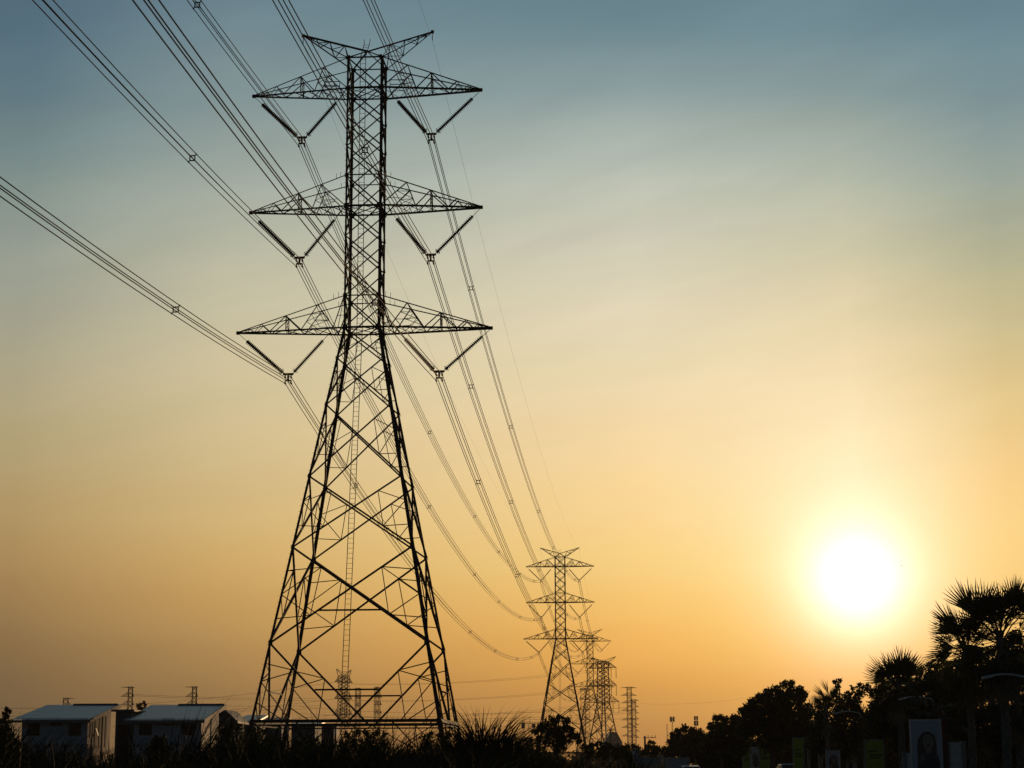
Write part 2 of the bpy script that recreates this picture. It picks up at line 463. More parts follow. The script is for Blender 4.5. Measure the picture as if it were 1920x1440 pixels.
SAG = {(-1,0):9.3,(-1,1):8.8,(-1,2):8.6,(1,0):8.6,(1,1):8.2,(1,2):8.1}
SPN = ['from the {a} near-pylon arm back overhead',
       'from the {a} near-pylon arm to the second pylon',
       'from the {a} second-pylon arm to the third pylon']
for li in range(3):
    for s in (-1, 1):
        P = [T.pt(s*LEVELS[li][3], 0, LEVELS[li][0]-LEVELS[li][4]) for T in (T0, T1, T2, T3)]
        nm = f"{LN[li]} {SN[s]}"
        bundle(P[1], P[0], SAG[(s,li)], 'four-wire bundle ' + SPN[0].format(a=nm))
        bundle(P[1], P[2], SAG[(s,li)], 'four-wire bundle ' + SPN[1].format(a=nm))
        bundle(P[2], P[3], 6.2, 'four-wire bundle ' + SPN[2].format(a=nm), 32)
def wire(A, B, sag, r, label, group, n=40, name='earth_wire', cat='wire'):
    m = MB(); m.tube([p - A for p in sagpts(A,B,sag,n)], r, 4, False)
    o = m.build(name, ALU); o.location = A
    return tag(o, label, cat, group)
for s in (-1, 1):
    P = [T.pt(s*5.2, 0, ZP-.75) for T in (T0,T1,T2,T3)]
    wire(P[1], P[0], 6.0, .008, f'hair-thin earth wire from the {SN[s]} peak of the near pylon running overhead', 'earth wires')
    wire(P[1], P[2], 6.0, .008, f'hair-thin earth wire from the {SN[s]} peak of the near pylon to the second pylon', 'earth wires')
    wire(P[2], P[3], 4.5, .008, f'hair-thin earth wire from the {SN[s]} peak of the second pylon to the third', 'earth wires')

# ------------------------------------------------------------------ other towers (generic lattice)
def lattice_tower(name, loc, rz, H, w_top, z_waist, w_waist, w_base, arms, peak=None, mw=.16, npan=(9,6), label='', cat='pylon', group=None, scale=1.0):
    """arms: list of (z, span_left, span_right, rise); peak: (dz, span) or None"""
    root = empty(name, loc, rz); tag(root, label, cat, group); root.scale = (scale,)*3
    def w(z): return lerp(w_waist, w_top, (z-z_waist)/(H-z_waist)) if z >= z_waist else lerp(w_base, w_waist, z/z_waist)
    C4 = [(-1,-1),(1,-1),(1,1),(-1,1)]
    def c(s, z): return Vector((s[0]*w(z), s[1]*w(z), z))
    m = MB()
    zs = [lerp(z_waist, H, k/npan[0]) for k in range(npan[0]+1)]
    lo = [z_waist*(1-((npan[1]-k)/npan[1])**1.25*1.0) for k in range(npan[1]+1)]
    lo[0] = 0
    for s in C4:
        m.angle(c(s,0), c(s,z_waist), mw*1.35); m.angle(c(s,z_waist), c(s,H), mw*1.15)
    for fi in range(4):
        a, b = C4[fi], C4[(fi+1)%4]
        for Z in (zs, lo):
            for z0, z1 in zip(Z, Z[1:]):
                m.angle(c(a,z0), c(b,z1), mw*.7); m.angle(c(b,z0), c(a,z1), mw*.7)
        for z in [H, z_waist] + [q[0] for q in arms]: m.angle(c(a,z), c(b,z), mw*.8)
        for z0, z1 in zip(lo, lo[1:]):
            if z1 - z0 > 4: m.angle(c(a,(z0+z1)/2), (c(a,z0)+c(b,z1))/2, mw*.4); m.angle(c(b,(z0+z1)/2), (c(a,z0)+c(b,z1))/2, mw*.4)
    m.build('body', STEEL_FAR, root)
    for z, sl, sr, rise in arms:
        for s, sp in ((-1,sl),(1,sr)):
            if sp <= 0: continue
            m = MB(); tip = Vector((s*sp,0,z))
            for sy in (-1,1):
                b0 = Vector((s*w(z), sy*w(z), z)); t0 = Vector((s*w(z+rise), sy*w(z+rise), min(z+rise,H)))
                m.angle(b0, tip, mw*.9); m.angle(t0, tip, mw*.6)
                for k in range(3):
                    m.angle(b0.lerp(tip,k/4), t0.lerp(tip,(k+.7)/4), mw*.45); m.angle(t0.lerp(tip,(k+.7)/4), b0.lerp(tip,(k+1)/4), mw*.45)
            m.bar(tip - Vector((.2,0,.0)), tip + Vector((.2,0,0)), mw*1.2)
            m.build('crossarm', STEEL_FAR, root)
    if peak:
        for s in (-1,1):
            if peak[1] <= 0 and s > 0: continue
            m = MB(); tip = Vector((s*abs(peak[1]),0,H+peak[0]))
            for sy in (-1,1):
                m.angle(c((s,sy),H), tip, mw*.7); m.angle(c((-s,sy),H), tip, mw*.35); m.angle(c((s,sy),H-2.5), tip, mw*.5)
            m.build('earth_wire_peak', STEEL_FAR, root)
    return root
def hang(loc, L, label, group, r=.16, ang=0.0):
    root = empty('insulator_string', loc)
    o = string_mb((0,0,-.3), (L*math.sin(ang),0,-.3-L*math.cos(ang)), 14, r).build('disc_string', PORC, root, True)
    m = MB(); m.bar((0,0,0), (0,0,-.32), .06); m.build('link_rod', STEEL, root)
    return tag(root, label, 'insulator', group)

# heavy angle pylon where the main line turns
Y4 = 1122.0
def zt(py, Y): return at(960, py, Y).z
b4 = Vector((gx(1131,Y4,1290), Y4, 0))
arms4 = [(zt(1253,Y4), 10.5, 9.5, 4.6), (zt(1286,Y4), 10.5, 9.5, 4.6), (zt(1317,Y4), 12, 11.2, 5.0)]
lattice_tower('angle_pylon', b4, -math.radians(38), zt(1241,Y4), 2.3, arms4[2][0]-1, 2.7, 8.3, arms4, (2.6, 9.5), .36, (10,5),
              'broad heavy close-latticed pylon overlapping the third pylon, insulators hanging at its right', group='pylons in the distance')
G4 = 'insulators hanging from the broad heavy pylon'
for k, (z, sl, sr, rs) in enumerate(arms4):
    for q, fx in enumerate((1.0, .62)):
        for side in (1,):
            lp = Vector((side*sr*fx, 0, 0)); a = -math.radians(38)
            hang(b4 + Vector((lp.x*math.cos(a), lp.x*math.sin(a), z)), 6.0, f"{'outer' if q==0 else 'inner'} insulator string hanging under the {LN[k]} arm of the broad heavy pylon", G4, .36)
# pylon the line turns towards, seen between the legs of the near pylon
Y5 = 1290.0
b5 = Vector((gx(644,Y5,1310), Y5, 0))
arms5 = [(zt(1278,Y5), 11, 11, 4.6), (zt(1309,Y5), 11, 11, 4.6), (zt(1339,Y5), 12, 12, 5)]
lattice_tower('angle_pylon', b5, math.radians(62), zt(1266,Y5), 2.6, arms5[2][0]-2, 3.0, 8.5, arms5, (4.5, 9.5), .34, (12,6),
              'broad heavy pylon seen framed between the legs of the near pylon, behind its ladder', group='pylons in the distance')
def bx(pxx, Y, top, arm_px, sl, sr, wpx, rz, label, base=16, mw=.26, peak=None, rise=3.0, npan=(11,5), waist=.42):
    H = zt(top, Y); arms = [(zt(a,Y), sl, sr, rise) for a in arm_px]
    w = wpx*pm(Y)/2
    return lattice_tower('distant_pylon', (gx(pxx,Y,1315),Y,0), rz, H, w*.92, H*waist, w, base/2, arms, peak, mw, npan, label, group='pylons in the distance')
bx(671, 1500, 1289, [1292,1308,1322,1337], 5, 5, 9, math.radians(75), 'narrow far pylon just right of the one behind the ladder', 9, .27)
bx(707, 1480, 1287, [1290,1306,1320,1336], 5, 9, 9, math.radians(70), 'narrow far pylon framed at the right of the trio inside the near pylon', 9, .27)
bx(1097, 1500, 1291, [1294,1312,1331,1350], 6, 5, 12, math.radians(40), 'hazy far pylon seen through the legs of the third pylon', 14, .28)
bx(1180, 1350, 1289, [1290.5,1305,1319,1333,1351,1365,1381], 5.9, 5.4, 8, math.radians(10), 'slim multi-armed pylon standing alone to the right of the pylon cluster', 9, .22, None, 1.8, (13,5), .3)
bx(1188, 1900, 1312, [1315,1326,1338,1349,1360,1372,1384], 5.5, 5.4, 7, math.radians(10), 'fainter slim pylon just behind the lone multi-armed one', 9, .24, None, 1.8, (13,5), .3)
bx(244, 1180, 1285, [1286,1303,1319,1334], 5.6, 2.2, 8, math.radians(20), 'far pylon rising above the gap between the two blue-grey roofs', 9, .27)
bx(364, 1180, 1285, [1286,1304,1319,1334], 5.6, 2.2, 8, math.radians(20), 'far pylon rising above the right-hand blue-grey roof', 9, .27)
bx(123, 1300, 1305.5, [1306.5,1321,1335], 0.0, 5.5, 9, math.radians(20), 'top of a far pylon poking above the left-hand blue-grey roof', 9, .27)

# distant wires crossing behind the near pylon
GW = 'distant power lines'
def pwire(x0, y0, Y0, x1, y1, Y1, sag, label, r=.06):
    return wire(at(x0,y0,Y0), at(x1,y1,Y1), sag, r, label, GW, 28, 'power_line', 'power line')
for k in range(3):
    z4, z5 = arms4[k][0]-1, arms5[k][0]-1
    for q, off in enumerate((-9, 9)):
        A = Vector((b4.x + off*math.cos(-math.radians(38)), b4.y + off*math.sin(-math.radians(38)), z4))
        B = Vector((b5.x + off*math.cos(math.radians(62)), b5.y + off*math.sin(math.radians(62)), z5))
        wire(A, B, 3.2, .055, f"{LN[k]} {'nearer' if q else 'farther'} far line strung between the two broad heavy pylons", GW, 28, 'power_line', 'power line')
ends = [(1309,'upper'),(1330,'middle'),(1352,'lower')]
for k, (py, w_) in enumerate(ends):
    pwire(-40, (1327,1340,1353)[k], 1500, 640, (1277,1309,1339)[k], Y5, 6, f'{w_} line running left from the heavy pylon behind the ladder', .08)
for k, (y0, y1) in enumerate(((1302,1309),(1304.5,1313),(1319,1323),(1334,1328))):
    pwire(250, y0, 1185, 600, y1, 1400, 1.0, ('top','second','third','lowest')[k] + ' thin line between the far roof-top pylons and the near pylon', .07)
for k, (y0, y1) in enumerate(((1325,1326),(1337,1338),(1344,1345),(1357,1358))):
    pwire(560, y0, 1480, 1180, y1-4*k, 1350, 5, ('top','second','third','lowest')[k] + ' faint line stretching right to the lone multi-armed pylon', .08)
for k, y0 in enumerate((1327.5, 1336, 1342)):
    pwire(-30, y0, 1250, 240, y0-3, 1180, .8, ('top','middle','lowest')[k] + ' thin line at the left edge above the first roof', .045)
wire(at(1186,1319,1350), at(1450,1300,1300), 3, .03, 'faint single line running right from the lone multi-armed pylon', GW, 20, 'power_line', 'power line')

# telecom masts, crane, pole and pale warehouse on the skyline
def mast(px, top, Y, label, wpx, heads):
    root = empty('telecom_mast', (gx(px,Y),Y,0)); H = zt(top,Y); m = MB()
    w = wpx*pm(Y)/2
    for k in range(3):
        a = k*2.094; m.bar((w*1.6*math.cos(a), w*1.6*math.sin(a), 0), (w*math.cos(a), w*math.sin(a), H), .16)
    z = 0
    while z < H-2:
        for k in range(3):
            a, b = k*2.094, (k+1)*2.094
            m.bar((w*1.3*math.cos(a), w*1.3*math.sin(a), z), (w*1.3*math.cos(b), w*1.3*math.sin(b), z+2), .09)
        z += 2
    m.build('mast', STEEL, root)
    for dz, r, h in heads:
        for k in range(6):
            a = k*math.pi/3
            p = MB(); x, y = r*math.cos(a), r*math.sin(a); p.box((x-.25,y-.2,H-dz-h),(x+.25,y+.2,H-dz)); p.bar((0,0,H-dz-h/2),(x,y,H-dz-h/2),.12)
            p.build('antenna', CONC, root)
    return tag(root, label, 'mast', 'telecom masts on the skyline')
mast(1262, 1345, 1200, 'telecom mast with a wide ring of panels above the round tree', 2.0, [(0,1.3,3.2)])
mast(1307, 1344, 1150, 'telecom mast with two stacked rings of panels, just left of the big tree', 2.2, [(0,1.0,2.4),(2.8,1.1,3.0)])
mast(1252, 1358, 1500, 'faint thin lattice mast just left of the wide-ringed telecom mast', 1.4, [])
def crane():
    Y = 900; root = empty('tower_crane', (gx(994,Y),Y,0)); H = zt(1357,Y); m = MB()
    for sx in (-1,1):
        for sy in (-1,1): m.bar((sx*.6,sy*.6,0),(sx*.6,sy*.6,H),.2)
    z = 0
    while z < H-1.5:
        m.bar((-.6,-.6,z),(.6,-.6,z+1.5),.12); m.bar((.6,.6,z),(-.6,.6,z+1.5),.12); z += 1.5
    m.build('mast', STEEL, root)
    m = MB(); x0, x1 = -15*pm(Y), 32*pm(Y)
    m.bar((x0,-.5,H),(x1,-.5,H),.18); m.bar((x0,.5,H),(x1,.5,H),.18); m.bar((x0,0,H+1),(x1,0,H+.4),.15)
    x = x0
    while x < x1-1: m.bar((x,0,H+.9),(x+.8,-.5,H),.1); m.bar((x+.8,.5,H),(x+1.4,0,H+.9),.1); x += 1.4
    m.bar((0,0,H),(0,0,H+3.4),.22); m.bar((0,0,H+3.2),(x0,0,H+1),.07); m.bar((0,0,H+3.2),(x1*.7,0,H+.6),.07)
    m.build('jib', STEEL, root)
    m = MB(); m.box((x0-.2,-.7,H-2.3),(x0+1.5,.7,H+.6)); m.build('counterweight', CONC, root)
    m = MB(); m.box((1.0,-.8,H-2.0),(2.6,.8,H-.1)); m.build('cab', STEEL, root)
    tag(root, 'small tower crane silhouette left of the leafy tree, boxy counterweight at its left end', 'crane')
crane()
def utility_pole(px, top, Y, arm, label):
    root = empty('utility_pole', (gx(px,Y),Y,0)); H = zt(top,Y)
    m = MB(); m.tube([(0,0,0),(0,0,H)], [.28,.2], 8); m.build('pole', CONC, root)
    m = MB(); m.bar((-.4,0,H-.4),(arm,0,H-.35),.14)
    for x in (arm*.3, arm*.65, arm*.97): m.tube([(x,0,H-.3),(x,0,H+.15)], .07, 6)
    m.build('crossarm', STEEL, root)
    return tag(root, label, 'utility pole', 'utility poles on the skyline')
utility_pole(1210, 1381, 420, 2.4, 'utility pole with a one-sided arm left of the round tree')
utility_pole(1145.5, 1367, 520, 1.0, 'thick dark pole standing in front of the pale warehouse gable')

def warehouse():
    Y = 1800; u = pm(Y); root = empty('warehouse', (gx(1153,Y),Y,0)); D = 60
    zr, ze = zt(1374,Y), zt(1394,Y); xl, xr = -18*u, 14*u
    m = MB(); pr = [(xl,0),(xr,0),(xr,ze),(4*u,zr-.3),(-7*u,zr-.3),(xl,ze)]; n = len(pr)
    m.add([(x,0,z) for x,z in pr]+[(x,D,z) for x,z in pr], [tuple(range(n)), tuple(range(n,2*n))[::-1]]+[(i,(i+1)%n,n+(i+1)%n,n+i) for i in range(n)])
    m.build('wall', DARKWALL, root)
    m = MB(); rp = [(xl-.5,ze-.2),(-7*u,zr),(4*u,zr),(xr+.5,ze-.2)]
    for (xa,za),(xb,zb) in zip(rp, rp[1:]):
        m.add([(xa,-.6,za),(xb,-.6,zb),(xb,D+.6,zb),(xa,D+.6,za),(xa,-.6,za+.4),(xb,-.6,zb+.4),(xb,D+.6,zb+.4),(xa,D+.6,za+.4)],[(0,3,2,1),(4,5,6,7),(0,1,5,4),(2,3,7,6)])
    m.build('roof', ROOF, root)
    for k in range(3):
        m = MB(); x = lerp(xl,xr,(k+.5)/3); m.box((x-.9,-.08,ze*.3),(x+.9,.02,ze*.7)); m.build('window', GLASS, root)
    tag(root, 'pale hazy flat-topped gabled warehouse among the distant pylon legs', 'building')
warehouse()

# ------------------------------------------------------------------ houses
def windows_front(root, x, zc, w, h, y=-.0, name='window'):
    m = MB(); t = .07
    m.box((x-w/2-t,y-.05,zc-h/2-t),(x+w/2+t,y+.03,zc-h/2)); m.box((x-w/2-t,y-.05,zc+h/2),(x+w/2+t,y+.03,zc+h/2+t))
    m.box((x-w/2-t,y-.05,zc-h/2),(x-w/2,y+.03,zc+h/2)); m.box((x+w/2,y-.05,zc-h/2),(x+w/2+t,y+.03,zc+h/2))
    m.box((x-.03,y-.045,zc-h/2),(x+.03,y+.025,zc+h/2)); m.box((x-w/2,y-.04,zc-.02),(x+w/2,y+.02,zc+.02))
    o = m.build(name, DARKTRIM, root)
    g = MB(); g.box((x-w/2,y-.02,zc-h/2),(x+w/2,y+.012,zc+h/2)); g.build('pane', GLASS, o)
    return o
def mono_house(xl, xr, yeave, yridge, Y, D, label, side_style):
    """two-storey house, single-pitch roof rising away from the viewer"""
    x0, x1 = gx(xl,Y-.8,1341), gx(xr,Y-.8,1341); W = x1-x0; root = empty('house', (x0,Y,0))
    ze = zt(yeave+5, Y); zb_ = zt(yridge+3, Y+D+3.0); ov = .8; zr = lerp(ze, zb_, D/(D+3.0))
    m = MB()
    fx0, fx1 = .9, W-.35
    m.box((fx0,0,0),(fx1,.2,ze+.05)); m.box((fx0,D-.2,0),(fx1,D,zr-.05))
    def side(x, t): m.extrude_x([(.2,0),(D-.2,0),(D-.2,zr-.1),(.2,ze)], x, x+t)
    side(fx0, .2)
    m.build('wall', PAINT, root)
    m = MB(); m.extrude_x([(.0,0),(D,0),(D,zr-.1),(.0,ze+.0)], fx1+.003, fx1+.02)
    sw = m.build('side_wall', PAINTB, root)  # side facing the sun has warm sunlight painted into its colour
    for y0, y1 in side_style['piers']:
        p = MB(); p.box((fx1+.02,y0,0),(fx1+.1,y1,lerp(ze,zr,y0/D)-.2)); p.build('wall_strip', DARKWALL, sw)
    for y, w, zlo, zhi in side_style['wins']:
        p = MB(); p.box((fx1+.022,y,zlo),(fx1+.06,y+w,zhi)); o = p.build('window', DARKTRIM, sw)
        g = MB(); g.box((fx1+.058,y+.1,zlo+.1),(fx1+.068,y+w-.1,zhi-.1)); g.build('pane', DARKTRIM, o)
    if side_style.get('open'):
        y, z = side_style['open']; p = MB()
        p.add([(fx1+.08,y,z),(fx1+.08,y+.6,z),(fx1+.35,y+.6,z-.75),(fx1+.35,y,z-.75),(fx1+.11,y,z+.02),(fx1+.11,y+.6,z+.02),(fx1+.38,y+.6,z-.73),(fx1+.38,y,z-.73)],[(0,3,2,1),(4,5,6,7),(0,1,5,4),(1,2,6,5),(2,3,7,6),(3,0,4,7)])
        p.build('open_window_leaf', WHITEP, sw)  # painted white for the light an open pane reflects
    # corrugated roof sheet
    nc = int((W+.2)/.28)*4; V = []; Fc = []
    for i in range(nc+1):
        x = lerp(0, W, i/nc); dz = .035*math.cos(i*math.pi/2)
        V += [(x,-ov,ze-.10+dz),(x,D+3.0,zb_+.14+dz)]
    for i in range(nc): Fc.append((2*i,2*i+2,2*i+3,2*i+1))
    m = MB(); m.add(V,Fc); r = m.build('roof', ROOF, root)
    m = MB(); m.box((0,-ov-.03,ze-.42),(W,-ov+.05,ze-.16)); m.build('fascia', FASCIA, r)
    m = MB(); m.add([(W-.02,-ov,ze-.45),(W+.1,-ov,ze-.45),(W+.1,D+3.0,zb_-.22),(W-.02,D+3.0,zb_-.22),(W-.02,-ov,ze-.05),(W+.1,-ov,ze-.05),(W+.1,D+3.0,zb_+.2),(W-.02,D+3.0,zb_+.2)],
                    [(0,3,2,1),(4,5,6,7),(0,1,5,4),(1,2,6,5),(2,3,7,6),(3,0,4,7)]); m.build('barge_board', PAINTB, r)
    m = MB(); m.box((W*.37,D+2.3,zb_+.08),(W*.99,D+3.05,zb_+.24)); m.build('ridge_cap', FASCIA, r)
    zc = zt(1364,Y); u = pm(Y)
    windows_front(root, fx0+ (fx1-fx0)*.10+.55, zc, 1.15, 1.15)
    windows_front(root, fx1- (fx1-fx0)*.14-.35, zc, 1.15, 1.15)
    v = windows_front(root, (fx0+fx1)/2+.15, zt(1351,Y), 1.15, .55)
    for k in (0,1): windows_front(root, (fx0+fx1)*(.3+.42*k), 1.6, 1.2, 1.2)
    m = MB(); m.box((fx0-.15,-.12,zt(1393.5,Y)-.12),(fx1+.15,.02,zt(1393.5,Y)+.08)); m.build('floor_band', CONC, root)
    return tag(root, label, 'house', 'houses with single-slope roofs')
S1 = {'piers': [(2.0,2.7),(6.9,7.4)], 'wins': [(1.0,.8,4.5,6.4),(3.3,1.0,3.6,6.8),(5.3,.7,3.6,6.8),(8.4,.8,3.6,6.9)], 'open': (3.35,5.5)}
mono_house(22, 168, 1339, 1317.5, 197, 11.2, 'leftmost two-storey house with blue-grey corrugated roof and tall slit windows on its lit side', S1)
S2 = {'piers': [(6.0,11.0)], 'wins': [(2.6,.5,5.0,5.6)]}
mono_house(232, 382, 1341, 1318.5, 197, 11.2, 'second two-storey house with blue-grey corrugated roof, right of the narrow dark building', S2)
def block(x0p, x1p, top, Y, D, wallm, label, slope=0.0, roofm=None, wins=(), sidem=None, name='house'):
    x0, x1 = gx(x0p,Y), gx(x1p,Y); W = x1-x0; root = empty(name, (x0,Y,0)); z = zt(top,Y)
    m = MB(); m.extrude_x([(0,0),(D,0),(D,z+slope),(0,z)], 0, W-.02); m.build('wall', wallm, root)
    if sidem:
        m = MB(); m.extrude_x([(.02,0),(D-.02,0),(D-.02,z+slope-.02),(.02,z-.02)], W-.02, W+.03); m.build('side_wall', sidem, root)
    m = MB(); m.add([(-.4,-.5,z+.02),(W+.4,-.5,z+.02),(W+.4,D+.4,z+slope+.04),(-.4,D+.4,z+slope+.04),(-.4,-.5,z+.22),(W+.4,-.5,z+.22),(W+.4,D+.4,z+slope+.24),(-.4,D+.4,z+slope+.24)],
                    [(0,3,2,1),(4,5,6,7),(0,1,5,4),(1,2,6,5),(2,3,7,6),(3,0,4,7)]); m.build('roof', roofm or FASCIA, root)
    for fx, zz, w, h in wins: windows_front(root, W*fx, zz, w, h, -.0)
    return tag(root, label, 'house' if name == 'house' else 'building')
block(213.5, 243, 1331.5, 199, 7, DARKWALL, 'narrow dark flat-roofed building wedged between the two blue-grey roofed houses', 0, FASCIA,
      [(.5,zt(1376,199),1.1,2.0),(.5,3.0,1.1,1.4)])
def gable_house():
    Y, D = 232, 9; x0, x1 = gx(400,Y), gx(437,Y); W = x1-x0; root = empty('house', (x0,Y,0)); ze = zt(1347,Y); zr = zt(1332,Y); xr = W*.58
    m = MB(); n = [(0,0),(W,0),(W,ze),(xr,zr-.15),(0,ze+.2)]
    m.add([(x,0,z) for x,z in n]+[(x,D,z) for x,z in n], [(i,(i+1)%5,5+(i+1)%5,5+i) for i in range(5)]+[(0,1,2,3,4),(9,8,7,6,5)]); m.build('wall', DARKWALL, root)
    m = MB(); t = .22
    m.add([(-.4,-.7,ze),(xr,-.7,zr),(W+.55,-.7,ze-.45),(-.4,D+.5,ze),(xr,D+.5,zr),(W+.55,D+.5,ze-.45),(-.4,-.7,ze+t),(xr,-.7,zr+t),(W+.55,-.7,ze-.45+t),(-.4,D+.5,ze+t),(xr,D+.5,zr+t),(W+.55,D+.5,ze-.45+t)],
          [(0,3,4,1),(1,4,5,2),(6,7,10,9),(7,8,11,10),(0,1,7,6),(1,2,8,7),(3,9,10,4),(4,10,11,5),(2,5,11,8),(0,6,9,3)])
    m.build('roof', FASCIA, root)
    windows_front(root, W*.3, zt(1362,Y), .9, 1.5); windows_front(root, W*.3, 2.2, .9, 1.2)
    m = MB(); m.tube([(.15,-.9,0),(.15,-.9,zt(1338,Y))], .05, 6); m.build('downpipe', WHITEP, root)
    tag(root, 'gabled grey house with a dark roof edge right of the second blue-grey roof', 'house')
gable_house()
block(447, 478, 1352.5, 262, 10, DARKWALL, 'house with a pale grey roof at the foot of the near pylon\'s left leg', 1.05, ROOF, [(.4,3.6,1.2,1.2)])
block(484, 527, 1351, 300, 9, DARKWALL, 'grey house with a dark shallow roof between the near pylon\'s left legs', .65, FASCIA, [(.35,5.0,1.3,1.2),(.72,5.0,1.3,1.2)])
block(545, 590, 1360.5, 235, 8, DARKWALL, 'low grey house behind the base beam, pale roof edge showing under it', .5, ROOF, [(.3,3.4,1.2,1.1),(.7,3.4,1.2,1.1)])
block(588, 625, 1360, 255, 8, DARKWALL, 'dark narrow house behind the base beam with a strip of sunlit side wall', .3, FASCIA, [(.5,4.0,1.0,1.2)], PAINTB)  # sunlit strip painted in: right side much lighter than the dark walls
block(944, 963, 1386, 330, 8, DARKWALL, 'small dark building behind the big reed clump', .4, FASCIA, [(.5,3.5,.9,1.0)], None, 'outbuilding')

# red and white marker posts near the pylon's foot
def marker(px, Y, top, label):
    root = empty('marker_post', (gx(px,Y),Y,0)); H = zt(top,Y); n = 8
    for k in range(n):
        m = MB(); m.tube([(0,0,H*k/n),(0,0,H*(k+1)/n)], .085, 10)
        m.build('band', WHITEP if k % 2 else REDP, root)
    m = MB(); m.lathe((0,0,H),(0,0,H+.1),[(0,.085),(.06,.07),(.1,.01)],10); m.build('cap', WHITEP, root)
    return tag(root, label, 'marker post', 'striped marker posts at the pylon\'s foot')
marker(538.5, 147, 1361, 'red and white striped post beside the near pylon\'s far left leg')
marker(628, 160, 1362, 'red and white striped post behind the middle of the base beam')

# ------------------------------------------------------------------ vegetation
rng = np.random.default_rng(7)
def leaves(clumps, per, size, droop=0.0):
    """clumps: list of (centre, radius). Many small folded leaf faces through the volume."""
    P = []; 
    for cc, r in clumps:
        n = max(24, int(per * r * r))
        d = rng.normal(size=(n,3)); d /= np.linalg.norm(d,axis=1)[:,None]
        rad = r * rng.random(n)**.42
        k = rng.random(n) < .14; rad[k] *= 1.25
        P.append(np.array(cc)[None] + d*rad[:,None]*np.array([1,1,.9]))
    P = np.concatenate(P); n = len(P)
    a = rng.normal(size=(n,3)); a[:,2] -= droop; a /= np.linalg.norm(a,axis=1)[:,None]
    b = np.cross(a, rng.normal(size=(n,3))); b /= np.linalg.norm(b,axis=1)[:,None]
    L = size*(.6+.8*rng.random(n))[:,None]; W = L*(.34+.16*rng.random(n))[:,None]
    V = np.stack([P-a*L*.5, P+b*W*.5+a*L*.05, P+a*L*.5, P-b*W*.5+a*L*.05], 1).reshape(-1,3)
    return V, np.arange(4*n).reshape(n,4)
TREE_K = 3.6
def tree(name, label, Y, base_px, clumps, per=55, size=.42, depth=.7, lm=None, group=None, trunk_r=.22, droop=.3, trunk=True):
    u = pm(Y); bxw = gx(base_px,Y); root = empty(name, (bxw,Y,0)); tag(root, label, 'tree', group)
    cs = []; xs = [c[0] for c in clumps]; half = (max(xs)-min(xs))*u/2
    for (px,py,rp) in clumps:
        p = at(px,py,Y); r = rp*u
        k = 1 + int(rp > 14)
        for j in range(k + 1):
            off = (rng.random()-.5)*2*depth*max(half*.5, r) if j else 0
            cs.append(((p.x-bxw + (rng.random()-.5)*r*.3*(j>0), off, p.z-(.0 if j == 0 else r*.12*rng.random())), r*(1 if j == 0 else .85)))
    V, Q = leaves(cs, per*TREE_K, size, droop)
    link('crown', np_mesh('crown', V, Q, lm or LEAF), root)
    if trunk:
        m = MB(); zc = np.mean([c[0][2] for c in cs]); zl = min(c[0][2]-c[1] for c in cs); fork = max(.8, min(zc*.55, zl+1.0))
        m.tube([(0,0,-.1),(.08,.05,fork*.5),(0,0,fork)], [trunk_r*1.35,trunk_r,trunk_r*.8], 8)
        for (cx,cy,cz), r in cs[:14]:
            mid = Vector((cx*.45, cy*.45, lerp(fork, cz, .55)))
            m.tube([(0,0,fork-.1), mid, (cx,cy,cz)], [trunk_r*.55,trunk_r*.3,trunk_r*.1], 5)
        m.build('trunk', BARK, root)
    return root
GT = 'trees along the road'
tree('broadleaf_tree', 'big dark round-topped tree, highest of the leafy trees left of the fan palms', 215, 1448,
     [(1412,1316,11),(1425,1309,12),(1440,1300,12),(1455,1293,11),(1470,1284,9),(1482,1281,8),(1485,1296,12),(1400,1330,12),(1389,1333,7),(1395,1345,14),(1415,1335,20),(1445,1322,24),(1470,1312,22),
      (1430,1355,28),(1465,1345,30),(1400,1368,22),(1445,1385,32),(1480,1375,26),(1500,1294,9),(1508,1302,10),(1497,1310,14),(1505,1335,22),(1508,1362,22)], 75, .42, .7, None, GT, .3)
tree('broadleaf_tree', 'low bushy tree on the left shoulder of the big round-topped tree', 235, 1352,
     [(1342,1347,8),(1351,1345,8),(1361,1350,9),(1375,1346,9),(1383,1352,10),(1333,1362,9),(1348,1366,16),(1370,1368,18),(1390,1372,18),(1335,1385,16),(1360,1392,22),(1388,1398,22),(1330,1405,18)], 75, .42, .7, None, GT, .2)
tree('broadleaf_tree', 'rounded dark tree in front of the two telecom masts', 255, 1284,
     [(1262,1378,8),(1272,1371,8),(1284,1366,9),(1298,1371,9),(1312,1374,9),(1322,1382,9),(1258,1390,8),(1275,1388,16),(1295,1388,18),(1315,1394,16),(1265,1405,16),(1290,1412,22),(1318,1412,18)], 80, .42, .7, LEAF2, GT, .2)
tree('shrub_tree', 'little tree with separate leafy tufts by the one-sided utility pole', 270, 1222,
     [(1219,1391,4),(1226,1393,4),(1215,1400,7),(1226,1403,8),(1236,1404,6),(1246,1404,6),(1210,1410,8),(1225,1415,12),(1244,1414,11),(1257,1412,9)], 90, .38, .6, LEAF2, GT, .12)
tree('broadleaf_tree', 'ragged tree with a bottle-shaped top knot between the small palm and the rounded palm', 185, 1578,
     [(1566,1279,5),(1573,1276,5),(1570,1288,7),(1566,1300,8),(1590,1300,7),(1600,1290,6),(1612,1285,6),(1612,1300,12),(1625,1290,10),(1580,1312,13),(1555,1318,12),(1600,1320,18),(1535,1322,9),(1540,1340,18),(1575,1342,24),
      (1610,1345,24),(1530,1365,22),(1565,1372,24),(1605,1375,26),(1540,1398,24),(1585,1405,26)], 75, .36, .8, None, GT, .22)
